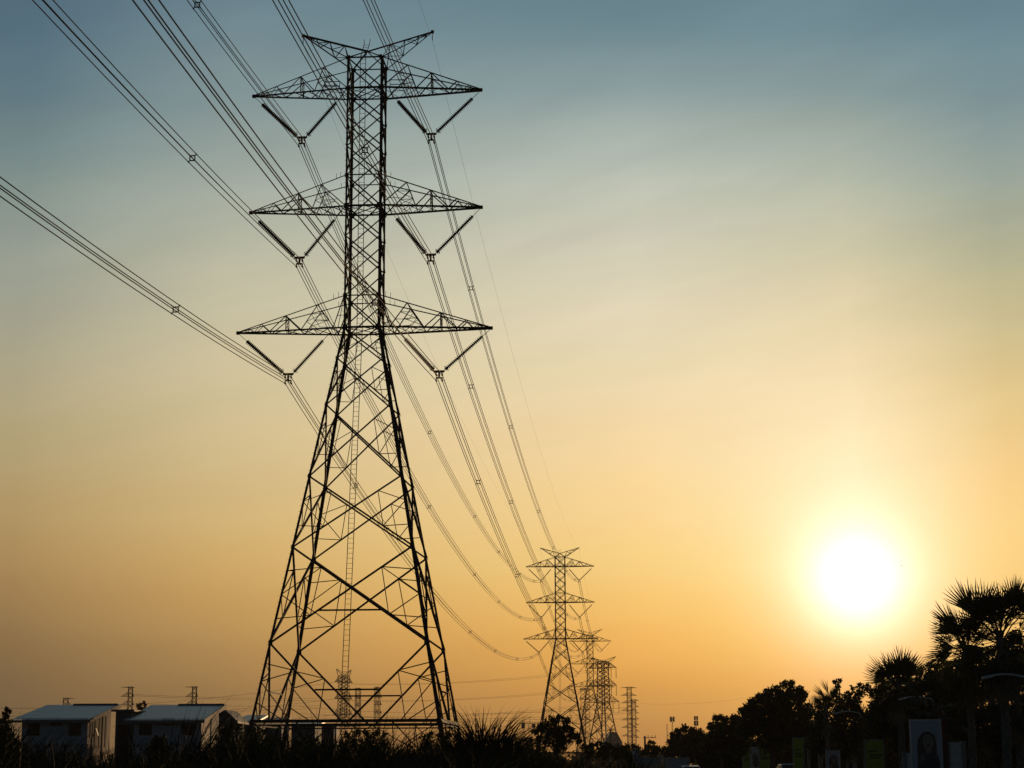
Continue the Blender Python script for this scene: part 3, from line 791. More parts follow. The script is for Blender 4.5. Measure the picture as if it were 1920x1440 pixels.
tree('broadleaf_tree', 'wide leafy tree filling the gap between the rounded palm and the tallest palm', 160, 1755,
     [(1722,1262,9),(1735,1252,9),(1745,1246,8),(1757,1250,8),(1768,1243,8),(1750,1266,16),(1775,1262,16),(1725,1285,20),(1760,1292,24),(1700,1300,22),(1735,1318,26),(1775,1325,26),(1700,1335,24),
      (1740,1352,26),(1785,1358,26),(1660,1305,20),(1650,1330,22),(1670,1355,24),(1635,1352,20),(1640,1380,22)], 75, .34, .8, None, GT, .25)
tree('broadleaf_tree', 'dense dark tree at the right edge behind the tallest palm', 135, 1868,
     [(1905,1195,18),(1880,1212,18),(1850,1222,14),(1918,1225,24),(1890,1245,26),(1850,1255,24),(1815,1262,18),(1925,1270,28),(1885,1288,30),(1840,1298,26),(1810,1305,22),(1925,1320,30),(1880,1335,30),(1835,1340,26),
      (1900,1375,30),(1930,1365,26),(1855,1378,28),(1815,1350,20),(1885,1412,26),(1920,1410,28)], 70, .34, .8, LEAF2, GT, .3)
# second row, farther behind, closing the view between the trunks
tree('broadleaf_tree', 'dark background tree behind the green banners', 330, 1500,
     [(1450,1400,18),(1480,1395,22),(1510,1390,22),(1540,1385,20),(1465,1415,18),(1500,1412,24),(1530,1412,22),(1555,1405,20)], 60, .55, .7, LEAF2, GT, .25)
tree('broadleaf_tree', 'dark background tree behind the rounded palm', 300, 1630,
     [(1580,1385,22),(1610,1375,22),(1640,1372,22),(1665,1378,22),(1595,1408,24),(1630,1405,26),(1660,1410,24),(1690,1400,24)], 60, .55, .7, LEAF2, GT, .25)
tree('broadleaf_tree', 'dark background tree behind the portrait banner', 280, 1750,
     [(1700,1380,24),(1730,1365,24),(1760,1362,24),(1790,1368,24),(1715,1405,24),(1750,1398,26),(1785,1402,24),(1815,1395,26)], 60, .55, .7, LEAF2, GT, .25)
tree('broadleaf_tree', 'dark background tree at the far right edge', 260, 1880,
     [(1830,1385,26),(1860,1375,26),(1890,1372,26),(1920,1380,26),(1845,1412,26),(1880,1405,28),(1915,1410,26)], 60, .5, .7, LEAF2, GT, .25)
tree('broadleaf_tree', 'dense leafy mass directly under the rounded fan palm\'s crown', 166, 1690,
     [(1655,1290,16),(1672,1278,14),(1690,1276,14),(1708,1280,14),(1720,1292,16),(1640,1300,14),(1665,1305,22),(1700,1308,24),(1650,1330,24),(1685,1335,26),(1715,1340,24),(1670,1362,26),(1705,1370,26),(1650,1365,22),(1690,1395,26)], 75, .34, .7, None, GT, .22)
tree('broadleaf_tree', 'dense leafy mass at the foot of the leaning fan palm', 142, 1805,
     [(1795,1245,14),(1812,1240,14),(1782,1262,14),(1800,1275,20),(1825,1270,18),(1790,1300,22),(1815,1310,24),(1800,1340,26),(1830,1350,26),(1790,1368,24),(1820,1385,26)], 75, .32, .7, None, GT, .22)
h_ = tree('hedge', 'long dark hedge along the road at the foot of the palms', 262, 1700,
     [(px_, 1398+8*math.sin(px_*.11)+ (8 if px_ < 1500 else 0), 17) for px_ in range(1330,1960,15)] + [(px_, 1424, 20) for px_ in range(1325,1960,15)] + [(px_, 1436, 14) for px_ in range(1325,1960,12)], 40, .5, .02, LEAF2, None, .1, .2, False); h_['category'] = 'hedge'
# left and middle trees
tree('leafy_tree', 'bushy broad-leaved tree in front of the second pylon\'s legs', 150, 1046,
     [(1048,1346,7),(1035,1348,8),(1060,1350,9),(1022,1356,9),(1012,1364,9),(1004,1372,7),(1040,1360,14),(1062,1364,13),(1025,1372,14),(1048,1376,16),(1072,1372,9),(1080,1380,8),(1066,1384,12),(1030,1390,13),(1050,1396,16),(1012,1385,8),(1085,1390,6)], 60, .36, .8, LEAF2, 'lone trees', .14, .9)
tree('leafy_tree', 'dark tree at the left edge rising beside the leftmost house', 120, 5,
     [(14,1330,4),(18,1334,4),(10,1338,6),(12,1345,6),(5,1350,7),(-5,1352,10),(15,1356,11),(-2,1368,16),(18,1372,13),(8,1385,18),(30,1385,10),(-15,1390,18),(28,1400,14),(5,1405,20)], 70, .26, .8, LEAF2, 'lone trees', .12, .6)
tree('leafy_tree', 'small tree top peeping between the two blue-grey roofs', 240, 266,
     [(270,1317,3.2),(264,1320,3.2),(258,1323,3.5),(272,1322,3.5),(262,1328,5),(270,1329,5),(264,1336,6),(262,1346,8),(268,1356,9)], 130, .3, .6, LEAF2, 'lone trees', .14)
def bush(label, Y, clumps, per=85, size=.22, group='bushes at the field edge'):
    o = tree('bush', label, Y, clumps[0][0], clumps, per, size, .8, LEAF2, group, .05, .2, True); o['category'] = 'bush'; return o
bush('rounded dark bush in front of the second blue-grey roofed house', 95, [(296,1386,9),(305,1388,10),(290,1392,10),(298,1398,16),(310,1402,14),(284,1405,14),(298,1416,20)])
bush('broad dark bush under the middle of the near pylon\'s base beam', 118, [(650,1378,8),(668,1374,9),(686,1372,9),(704,1374,9),(722,1377,8),(660,1392,15),(690,1390,17),(718,1393,15),(675,1410,20),(705,1410,20),(640,1396,12)], 85, .22)
bush('dark bush at the foot of the near pylon\'s left legs', 112, [(470,1372,8),(484,1368,9),(498,1372,8),(476,1385,14),(495,1388,14),(512,1386,9),(485,1404,18),(510,1406,15),(462,1394,12)], 85, .22)
bush('dark bush heaped right of the second blue-grey roofed house', 104, [(418,1370,9),(434,1362,9),(448,1366,9),(426,1380,14),(446,1382,14),(410,1388,12),(432,1400,20),(456,1398,14)], 85, .22)
bush('low dark bush between the near pylon\'s right legs and the big reed clump', 108, [(792,1382,8),(808,1379,9),(824,1381,9),(842,1380,9),(858,1384,8),(800,1396,15),(830,1396,16),(856,1400,14),(815,1412,18),(845,1414,18)], 85, .22)
bush('low dark bush below the strip of sunlit side wall', 120, [(560,1392,8),(576,1388,9),(592,1390,9),(610,1388,8),(568,1404,14),(596,1404,16),(620,1402,12)], 85, .22)
bush('low hedge-like bush right of the leafy tree', 190, [(1095,1400,8),(1110,1398,9),(1125,1396,9),(1140,1399,9),(1155,1401,9),(1170,1404,9),(1105,1412,14),(1130,1412,16),(1155,1414,14),(1175,1416,12)], 70, .35)
bush('low dark bush left of the leafy tree', 170, [(975,1388,7),(985,1386,7),(995,1388,8),(1008,1394,10),(970,1398,11),(990,1402,14),(1012,1408,14),(965,1414,14)], 70, .3)
bush('small dark bush beside the lone pylon\'s foot', 300, [(1165,1403,6),(1176,1400,7),(1187,1399,6),(1196,1402,6),(1170,1414,10),(1188,1414,10),(1201,1412,8)], 60, .4)

# fan palms
def fan_leaf(m, base, dirv, pet, R, nseg, spread=2.5, droop=.05, plane=None):
    d = Vector(dirv).normalized(); up = Vector((0,0,1))
    side = d.cross(up)
    if side.length < .05: side = Vector((1,0,0))
    side.normalize(); nrm = side.cross(d).normalized()
    if plane: side = plane; nrm = side.cross(d).normalized()
    roll = random.uniform(-.6,.6) if not plane else 0.0; side, nrm = side*math.cos(roll)+nrm*math.sin(roll), nrm*math.cos(roll)-side*math.sin(roll)
    tipb = Vector(base) + d*pet - Vector((0,0,pet*.06))
    m.bar(base, tipb, .06, .035)
    for k in range(nseg):
        a = lerp(-spread/2, spread/2, (k+.5)/nseg)
        dd = (d*math.cos(a) + side*math.sin(a)).normalized()
        dd = (dd + nrm*random.uniform(-.10,.10) - nrm*.22*(abs(a)/(spread/2))**2).normalized()
        L = R*(1 - .18*(abs(a)/(spread/2))**2)*random.uniform(.86,1.06)
        w = R*.40*spread/nseg*.56
        s2 = dd.cross(nrm).normalized()
        p1 = tipb + dd*L*.40; p2 = tipb + dd*L*.72 - Vector((0,0,L*.03)); p3 = tipb + dd*L - Vector((0,0,L*random.uniform(.0,droop*2.2)))
        m.add([tipb, p1+s2*w, p2+s2*w*.62, p3, p2-s2*w*.62, p1-s2*w], [(0,1,5),(5,1,2,4),(4,2,3)])
def fan_palm(label, px, Y, crown_py, R, pet, nl, trunk_r=.2, skirt=10, seed=1, fans=()):
    random.seed(seed)
    p = at(px, crown_py, Y); root = empty('fan_palm', (p.x,Y,0)); H = p.z
    m = MB()
    for k in range(nl):
        t = (k+.5)/nl; el = lerp(1.35, -.85, t**1.05); az = k*2.39996 + random.uniform(-.2,.2)
        d = Vector((math.cos(az)*math.cos(el), math.sin(az)*math.cos(el), math.sin(el)))
        fan_leaf(m, (0,0,H-.25-.5*t), d, pet*random.uniform(.8,1.15), R*random.uniform(.85,1.08), 22, random.uniform(2.3,3.0))
    for hx, hy, ang, Rp, spread, n in fans:       # large leaves that stand clear of the crown
        q = at(hx,hy,Y) - Vector((p.x,Y,0)); a = math.radians(ang); yw = random.uniform(-.5,.5)
        d = Vector((math.cos(a)*math.cos(yw), math.cos(a)*math.sin(yw)+.15, math.sin(a))).normalized()
        sd_ = Vector((-math.sin(a)*math.cos(yw), -math.sin(a)*math.sin(yw), math.cos(a))); sd_ = (sd_ - d*sd_.dot(d)).normalized()
        q.y += random.uniform(-.9,.9)
        fan_leaf(m, q - d*.05, d, .05, Rp*pm(Y), n, spread, .04, sd_)
        m.tube([(0,0,H-.8), (q.x*.5,q.y*.5,lerp(H-.8,q.z,.62)), q], [.05,.04,.03], 5)
    m.build('crown', PALM, root)
    if skirt:
        m = MB()
        for k in range(skirt):
            az = random.uniform(0,6.28); el = random.uniform(-1.35,-.95)
            d = Vector((math.cos(az)*math.cos(el), math.sin(az)*math.cos(el), math.sin(el)))
            fan_leaf(m, (0,0,H-.6-random.uniform(0,1.2)), d, pet*.7, R*.9, 16, 1.4)
        m.build('dead_frond_skirt', DRYG, root)
    m = MB(); pts = []; rs = []
    n = int(H/.35)
    for k in range(n+1):
        z = H*k/n; pts.append((.05*math.sin(z*.4),0,z)); rs.append(trunk_r*(1.25-.35*z/H)*(1.06 if k % 2 else .96))
    m.tube(pts, rs, 10); m.build('trunk', PALMBARK, root)
    return tag(root, label, 'palm tree', 'fan palms along the road')
fan_palm('tallest fan palm at the right edge, its spiky crown against the sky', 1874, 105, 1182, 1.75, 1.6, 34, .22, 20, 3,
  [(1832,1158,98,82,1.5,15),(1818,1150,118,74,1.2,12),(1850,1150,80,74,1.3,13),(1896,1140,78,66,1.6,16),(1908,1128,62,62,1.5,15),(1885,1150,100,66,1.4,14),(1800,1178,150,62,1.5,13),(1860,1172,90,70,2.0,18),(1920,1150,70,70,1.8,16),(1840,1215,215,74,1.6,14),(1870,1230,250,78,1.6,14),(1905,1225,285,78,1.8,15),(1825,1240,230,70,1.4,12),(1890,1250,265,80,1.6,14)])
fan_palm('shorter fan palm leaning out left of the tallest one', 1812, 110, 1212, 1.65, 1.35, 28, .2, 18, 5,
  [(1790,1176,133,66,.9,9),(1782,1190,152,58,.9,9),(1786,1215,178,52,1.2,10),(1790,1238,215,58,1.0,9),(1808,1190,115,60,1.2,12),(1795,1258,240,66,1.3,12),(1815,1265,262,70,1.3,12),(1780,1225,200,58,1.0,10)])
fan_palm('rounded fan palm with a spiky dome crown below the sun', 1684, 140, 1272, 1.5, .9, 30, .22, 12, 8,
  [(1685,1268,92,60,2.6,28),(1668,1272,128,58,1.6,16),(1702,1270,55,60,1.5,15),(1660,1280,150,52,1.2,12),(1690,1266,80,62,1.8,18)])
fan_palm('small fan palm with upright spikes right of the big round-topped tree', 1548, 175, 1322, 1.2, .9, 18, .2, 8, 11,
  [(1548,1308,135,36,.7,9),(1553,1302,112,34,.6,8),(1560,1312,80,30,1.0,9),(1542,1318,160,32,.8,8)])
fan_palm('low fan palm with drooping fronds behind the portrait banner', 1760, 125, 1312, 1.6, 1.3, 30, .2, 16, 14)
fan_palm('low fan palm in the shade at the right edge', 1905, 118, 1290, 1.6, 1.4, 30, .22, 16, 17)

# reeds and tall grass
def blades(n, px0, px1, Y0, Y1, hfun, lean, width, seed, seg=6, bend=.62, clump=0):
    """Curved tapering grass blades as one numpy mesh (world coordinates)."""
    R = np.random.default_rng(seed)
    Y = R.uniform(Y0,Y1,n); px = R.uniform(px0,px1,n)
    if clump:
        k = max(1, n//clump); cx = R.uniform(px0,px1,k); cy = R.uniform(Y0,Y1,k); i = R.integers(0,k,n)
        Y = cy[i] + R.normal(size=n)*.5; px = cx[i] + R.normal(size=n)*9*60/Y
    rd = [ray(a,1433) for a in (px0, px1)]
    x0 = (px-960)/F*Y/math.cos(PITCH)*1.0
    x0 = np.array([gx(a,b) for a,b in zip(px,Y)])
    H = np.array([hfun(a) for a in px])*R.uniform(.72,1.08,n)
    if clump: H *= R.choice([.8,.86,.92,.97,1.02,1.1,1.22], k)[i]
    az = R.uniform(0,2*np.pi,n); bd = bend*H*R.uniform(.3,1.2,n)
    dx = np.cos(az)*bd + lean*H*.3; dy = np.sin(az)*bd*.7
    fa = R.uniform(0,np.pi,n); w = width*R.uniform(.6,1.3,n)
    V = np.zeros((n,seg+1,2,3))
    for s in range(seg+1):
        t = s/seg
        cxp = x0 + dx*t**2.2; cyp = Y + dy*t**2.2; z = H*(t - .16*t**3.2*np.minimum(1.5, bd/(.4*H)))
        ww = w*(1-t**1.6*.97)*.5*(.6+.4*min(1,t*4))
        V[:,s,0] = np.stack([cxp-np.cos(fa)*ww, cyp-np.sin(fa)*ww, z],1); V[:,s,1] = np.stack([cxp+np.cos(fa)*ww, cyp+np.sin(fa)*ww, z],1)
    V = V.reshape(n,-1,3); base = np.arange(n)[:,None]*(2*(seg+1)); Q = []
    for s in range(seg):
        Q.append(base + np.array([[2*s,2*s+1,2*s+3,2*s+2]]))
    return V.reshape(-1,3), np.concatenate(Q,0)
def field_h(px):                                   # height of the reed field along the photo's width
    xs = [-200,0,60,140,200,280,330,400,440,480,540,600,660,760,850,900,960,1000,1100,1200]
    hs = [2.95,2.95,2.55,2.3,2.3,2.3,2.4,2.85,3.05,2.9,2.7,2.7,2.85,2.8,2.8,2.75,2.45,2.2,2.0,1.85]
    return float(np.interp(px, xs, hs))
parts = [blades(7600, -160, 1190, 52, 74, field_h, .25, .075, 21, clump=26),
         blades(3800, -160, 1190, 74, 104, lambda p: field_h(p)*1.1, .25, .09, 22, clump=26),
         blades(2600, -160, 1060, 36, 52, lambda p: 1.0+field_h(p)*.36, .2, .035, 23, clump=22)]
Vs = []; Qs = []; o_ = 0
for V, Q in parts: Vs.append(V); Qs.append(Q+o_); o_ += len(V)
reed = link('reed_field', np_mesh('reed_field', np.concatenate(Vs), np.concatenate(Qs), GRASS)); tag(reed, 'dark field of tall reeds and grass along the bottom of the view', 'grass', kind='stuff')
V, Q = blades(150, -160, 1190, 46, 80, lambda p: field_h(p)*.8, .2, .035, 31, 5, .5)
dry = link('dry_grass', np_mesh('dry_grass', V, Q, DRYG)); tag(dry, 'scattered pale dry stems among the dark reeds', 'grass', kind='stuff')
V, Q = blades(2600, 960, 1240, 110, 165, lambda p: 1.75, .2, .06, 33, 5, .5, 20)
lowg = link('verge_grass', np_mesh('verge_grass', V, Q, mat('yellow_green_grass', (.12,.12,.035), .85, 0, .3, .3, trans=.15, spec=.1))); tag(lowg, 'low yellowish verge grass in front of the bushes', 'grass', kind='stuff')
GR = 'tall reed clumps'
def reed_clump(px, Y, top, n, halfpx, label, lean=.4, bend=.38, seed=1, width=.08):
    H = zt(top, Y)*1.16
    V, Q = blades(n, px-halfpx, px+halfpx, Y-.7, Y+.7, lambda p: H*(1-.25*abs(p-px)/halfpx), lean, width, seed, 8, bend)
    loc = Vector((gx(px,Y),Y,0)); V = V - np.array(loc)[None]
    o = link('reed_clump', np_mesh('reed_clump', V, Q, GRASS)); o.location = loc
    return tag(o, label, 'reeds', GR)
reed_clump(907, 72, 1323, 520, 37, 'big dense reed clump right of the near pylon\'s foot, its leaves fanning out', .25, .6, 41, .11)
reed_clump(862, 76, 1345, 60, 14, 'thin reed clump against the near pylon\'s right leg', .3, .35, 42)
reed_clump(352, 66, 1312, 46, 26, 'slanting reed blades in front of the second house', .9, .3, 43)
reed_clump(318, 64, 1325, 16, 14, 'few upright reed blades left of the slanting ones before the second house', .5, .25, 54)
reed_clump(440, 70, 1336, 130, 34, 'dark reed clump between the second house and the near pylon', .5, .5, 44)
reed_clump(105, 62, 1362, 70, 30, 'arching reed clump before the leftmost house', .7, .75, 45)
reed_clump(40, 60, 1352, 90, 36, 'dense reed clump in the lower left corner', .3, .5, 46)
reed_clump(712, 80, 1322, 40, 22, 'sparse spiky reeds under the right half of the base beam', .8, .3, 47, .045)
reed_clump(780, 82, 1338, 60, 34, 'reed clump under the near pylon\'s right-hand bracing', .6, .35, 48)
reed_clump(595, 78, 1330, 22, 24, 'few thin reeds under the left half of the base beam', -.3, .25, 49, .045)
reed_clump(660, 76, 1340, 34, 26, 'short spiky reeds at the middle of the base beam', .3, .4, 50, .05)
reed_clump(512, 74, 1350, 46, 26, 'reed tuft before the near pylon\'s left legs', .4, .45, 51)
reed_clump(205, 66, 1374, 46, 24, 'low reed tuft before the slit-windowed side wall', .5, .55, 52)
reed_clump(948, 80, 1366, 44, 18, 'bent reeds at the right edge of the reed field', .8, .6, 53)

# far wooded horizon
cl = []
R = random.Random(5)
for i in range(330):
    px = R.uniform(-420, 1560); Y = R.uniform(560, 760); h = R.uniform(3.0, 6.8)
    cl.append(((gx(px,Y), Y, h*.62), h*.5)); cl.append(((gx(px,Y)+R.uniform(-3,3), Y, h*.3), h*.5))
V, Q = leaves(cl, 9, 1.3)
tag(link('far_wood', np_mesh('far_wood', V, Q, LEAF2)), 'low dark line of far-off trees along the horizon', 'trees', kind='stuff')

# ------------------------------------------------------------------ roadside things
GL = 'street lamps along the road'
def street_lamp(x, y, H, arm, label, proto=None):
    if proto: return copy_tree(proto, (x,y,0), None, label)
    root = empty('street_lamp', (x,y,0))
    m = MB(); m.tube([(0,0,0),(0,0,.9),(0,0,H-.55)], [.11,.08,.055], 10); m.lathe((0,0,0),(0,0,.1),[(0,.2),(.08,.2),(.1,.11)],10); m.build('pole', STEEL, root, True)
    m = MB(); pts = [(0,0,H-.6),(-.03,0,H-.35)] + [(-arm*t, 0, H-.22+ .22*math.sin(math.pi*(.04+t*.80))) for t in (.06,.15,.3,.45,.6,.75,.88)]
    m.tube(pts, .05, 8); m.build('arm', WHITEP, root, True)
    m = MB(); hx, hz = pts[-1][0], pts[-1][2]
    m.extrude_x([(-.14,0),(.14,0),(.10,.11),(-.10,.11)], hx-.55, hx+.05); 
    m.v = [(v[0], v[1], v[2]+hz-.06-(hx-v[0])*.18) for v in m.v]
    hd = m.build('lamp_head', WHITEP, root)
    g = MB(); g.extrude_x([(-.1,0),(.1,0),(.1,-.03),(-.1,-.03)], hx-.5, hx-.05); g.v = [(v[0],v[1],v[2]+hz-.07-(hx-v[0])*.18) for v in g.v]
    g.build('lens', LAMPM, hd)
    return tag(root, label, 'street lamp', GL)
def lamp_at(px, Y, label, proto=None): return street_lamp(gx(px,Y,1433-4.5/Y*F), Y, 6.1, 2.1, label, proto)
lp = lamp_at(1928, 98, 'nearest street lamp, its curved pale arm in front of the palms at the right edge')
lamp_at(1750, 131, 'second street lamp, pale arm above the portrait banner', lp)
lamp_at(1614, 168, 'third street lamp, dim arm in the dark trees left of the rounded palm', lp)
lamp_at(1560, 205, 'fourth street lamp, dim arm below the small fan palm', lp)
lamp_at(1486, 340, 'street lamp whose arm is the rightmost and brightest of the far row of four', lp)
lamp_at(1457, 345, 'far street lamp directly left of the brightest far arm', lp)
lamp_at(1432, 360, 'far street lamp in the middle of the far row', lp)
lamp_at(1414, 440, 'far street lamp with a lower arm at the left of the far row', lp)
lamp_at(1391, 450, 'farthest visible street lamp, lowest and leftmost arm of the far row', lp)

GBN = 'banners along the road'
def banner(px0, px1, top, Y, kind, label):
    x0, x1 = gx(px0,Y), gx(px1,Y); w = x1-x0; root = empty('banner_sign', ((x0+x1)/2,Y,0)); z1 = zt(top,Y); z0 = max(.5, z1-4.0); h = w/2
    m = MB(); m.box((-h-.1,0,0),(-h-.02,.1,z1+.1)); m.box((h+.02,0,0),(h+.1,.1,z1+.1)); m.box((-h-.02,.0,z1+.01),(h+.02,.1,z1+.09)); m.box((-h-.02,.0,z0-.1),(h+.02,.1,z0-.01))
    m.build('frame', WHITEP if kind == 'photo' else CONC, root)
    m = MB(); m.box((-h-.015,.02,z0),(h+.015,.06,z1)); pn = m.build('panel', GREENB if kind == 'green' else PHOTOB, root)
    H = z1-z0
    if kind == 'green':
        for k, (fa, fw) in enumerate(((.30,.45),(.40,.78),(.47,.66))):
            m = MB(); zc = z1-H*fa; x = -h+.16*w; end = x+fw*w; rr = random.Random(int(px0)*7+k)
            while x < end:
                L = rr.uniform(.05,.1)*w; m.box((x,.008,zc-.07),(min(x+L,end),.018,zc+.07)); x += L+.03*w
            m.build('lettering', INK, pn)
    else:
        def blob(cx, cz, rx, rz, mt, nm, y, n=20, sq=2.0):
            pts = []
            for k in range(n):
                a = 2*math.pi*k/n; ca, sa = math.cos(a), math.sin(a)
                pts.append((max(-h+.005,min(h-.005, cx + rx*abs(ca)**(2/sq)*(1 if ca>0 else -1))), cz + rz*abs(sa)**(2/sq)*(1 if sa>0 else -1)))
            m = MB(); m.add([(a,y,b) for a,b in pts]+[(a,.018,b) for a,b in pts], [tuple(range(n))]+[(i,(i+1)%n,n+(i+1)%n,n+i) for i in range(n)]); m.build(nm, mt, pn)
        zc = z1-H*.30
        blob(.05*w, zc-.05, .30*w, .26*w*1.25, HAIR, 'hair_print', .014)
        blob(-.17*w, zc-.36*w, .15*w, .5*w, HAIR, 'hair_print', .012, 20, 2.2); blob(.26*w, zc-.34*w, .11*w, .46*w, HAIR, 'hair_print', .012, 20, 2.2)
        blob(.07*w, zc-.06*w, .20*w, .27*w, SKIN, 'face_print', .008)
        blob(.05*w, zc-.36*w, .09*w, .14*w, SKIN, 'neck_print', .009)
        blob(-.16*w, zc-.62*w, .08*w, .12*w, SKIN, 'hand_print', .006)
        blob(.17*w, zc+.04*w, .05*w, .022*w, HAIR, 'eye_print', .005); blob(.0*w, zc+.04*w, .05*w, .022*w, HAIR, 'eye_print', .005); blob(.09*w, zc-.19*w, .06*w, .022*w, DARKRED, 'mouth_print', .005)
        blob(.06*w, zc-.95*w, .40*w, .55*w, CLOTH, 'clothing_print', .010, 20, 2.8)
    return tag(root, label, 'banner', GBN)
banner(1712, 1765, 1355, 100, 'photo', 'largest banner, a pale portrait of a long-haired person, near the right edge')
m_ = MB(); x0 = gx(1768,100.6); m_.box((x0,0,0),(x0+.32,.35,zt(1352,100.6))); o = m_.build('sign_column', DARKRED); o.location = (0,100.6,0); tag(o, 'dark maroon column right beside the largest portrait banner', 'column')
banner(1625, 1657, 1391, 150, 'green', 'lime green banner with dark lettering left of the largest portrait')
banner(1551, 1574, 1411, 170, 'photo', 'dim portrait banner between the two separate green banners')
banner(1489, 1507, 1387, 160, 'green', 'narrow tall lime green banner standing apart right of the banner row')
banner(1425, 1446, 1402, 230, 'green', 'rightmost and largest lime green banner of the far row')
banner(1408.6, 1423.6, 1404, 240, 'photo', 'largest portrait banner of the far row, between two green ones')
banner(1392.5, 1407, 1408, 260, 'green', 'lime green banner in the middle of the far row')
banner(1384.5, 1391.2, 1408.5, 280, 'photo', 'narrow portrait banner in the middle of the far row')
banner(1374.2, 1383, 1410, 290, 'green', 'small lime green banner, third from the left in the far row')
banner(1364.5, 1373, 1410, 300, 'photo', 'small portrait banner, second from the left in the far row')
banner(1353, 1363, 1411, 310, 'green', 'leftmost lime green banner of the far row')

def wall_run(pxs, top, Y, wm, label, post=True, name='boundary_wall', groupp=None):
    x0, x1 = gx(pxs[0],Y), gx(pxs[1],Y); root = empty(name, (x0,Y,0)); z = zt(top,Y); W = x1-x0
    m = MB(); m.box((0,0,0),(W,.15,z)); m.box((-.02,-.05,z+.003),(W+.02,.2,z+.1)); m.build('panel', wm, root)
    if post:
        n = max(2, int(W/2.2)+1)
        for k in range(n):
            x = W*k/(n-1); m = MB(); m.box((x-.13,-.09,0),(x+.13,.24,z+.16)); m.build('post', CONC, root)
    return tag(root, label, 'wall', groupp)
wall_run((1200,1236), 1424, 150, PAINT, 'grey panel wall left of the square post behind the cars')
wall_run((1243,1290), 1424.5, 152, PAINT, 'grey panel wall right of the square post behind the cars')
m_ = MB(); Y=151; x0=gx(1234.5,Y); m_.box((x0,0,0),(x0+.42,.4,zt(1419.5,Y))); m_.box((x0-.06,-.06,zt(1419.5,Y)+.003),(x0+.48,.46,zt(1419.5,Y)+.12)); o=m_.build('gate_post', CONC); o.location=(0,Y,0); tag(o,'square concrete post between the two grey wall panels','post')
r_ = empty('concrete_pillar', (gx(1193,120),120,0)); m_ = MB(); m_.box((-.19,-.19,0),(.19,.19,zt(1407,120))); m_.box((-.25,-.25,zt(1407,120)+.003),(.25,.25,zt(1405,120))); m_.build('shaft', CONC, r_)
m_ = MB(); m_.box((-.28,-.36,zt(1416,120)),(-.08,-.19,zt(1409,120))); m_.build('bright_spot_box', WHITEP, r_); tag(r_, 'slim concrete pillar with a sunlit right edge at the end of the hedge', 'pillar')  # white box painted in for a bright spot of light on the pillar
wall_run((1778,1808), 1398, 112, WHITEP, 'pale cream gate panel behind the palm trunk at the right', True, 'gate')
wall_run((1697,1713), 1417, 125, WHITEP, 'small pale gate panel left of the largest portrait banner', True, 'gate')
for k, (pxx, w_, tp) in enumerate(((1517,5,1408),(1539,8,1407),(1589,3.5,1409),(1603,7,1408),(1619,5,1409))):
    Y = 190; m_ = MB(); x0 = gx(pxx-w_/2,Y); W = w_*pm(Y); z = zt(tp,Y)
    m_.box((-W/2,-W/2,0),(W/2,W/2,z)); m_.box((-W/2-.05,-W/2-.05,z+.003),(W/2+.05,W/2+.05,z+.12)); o = m_.build('gate_post', CONC); o.location = (gx(pxx,Y),Y,0)
    tag(o, ('pale post right beside the narrow tall green banner','widest pale post, left of the dim portrait banner','thin pale post right of the dim portrait banner','wide pale post right of the thin one','pale post touching the lime green banner near the large portrait')[k], 'post', 'pale gate posts under the trees')

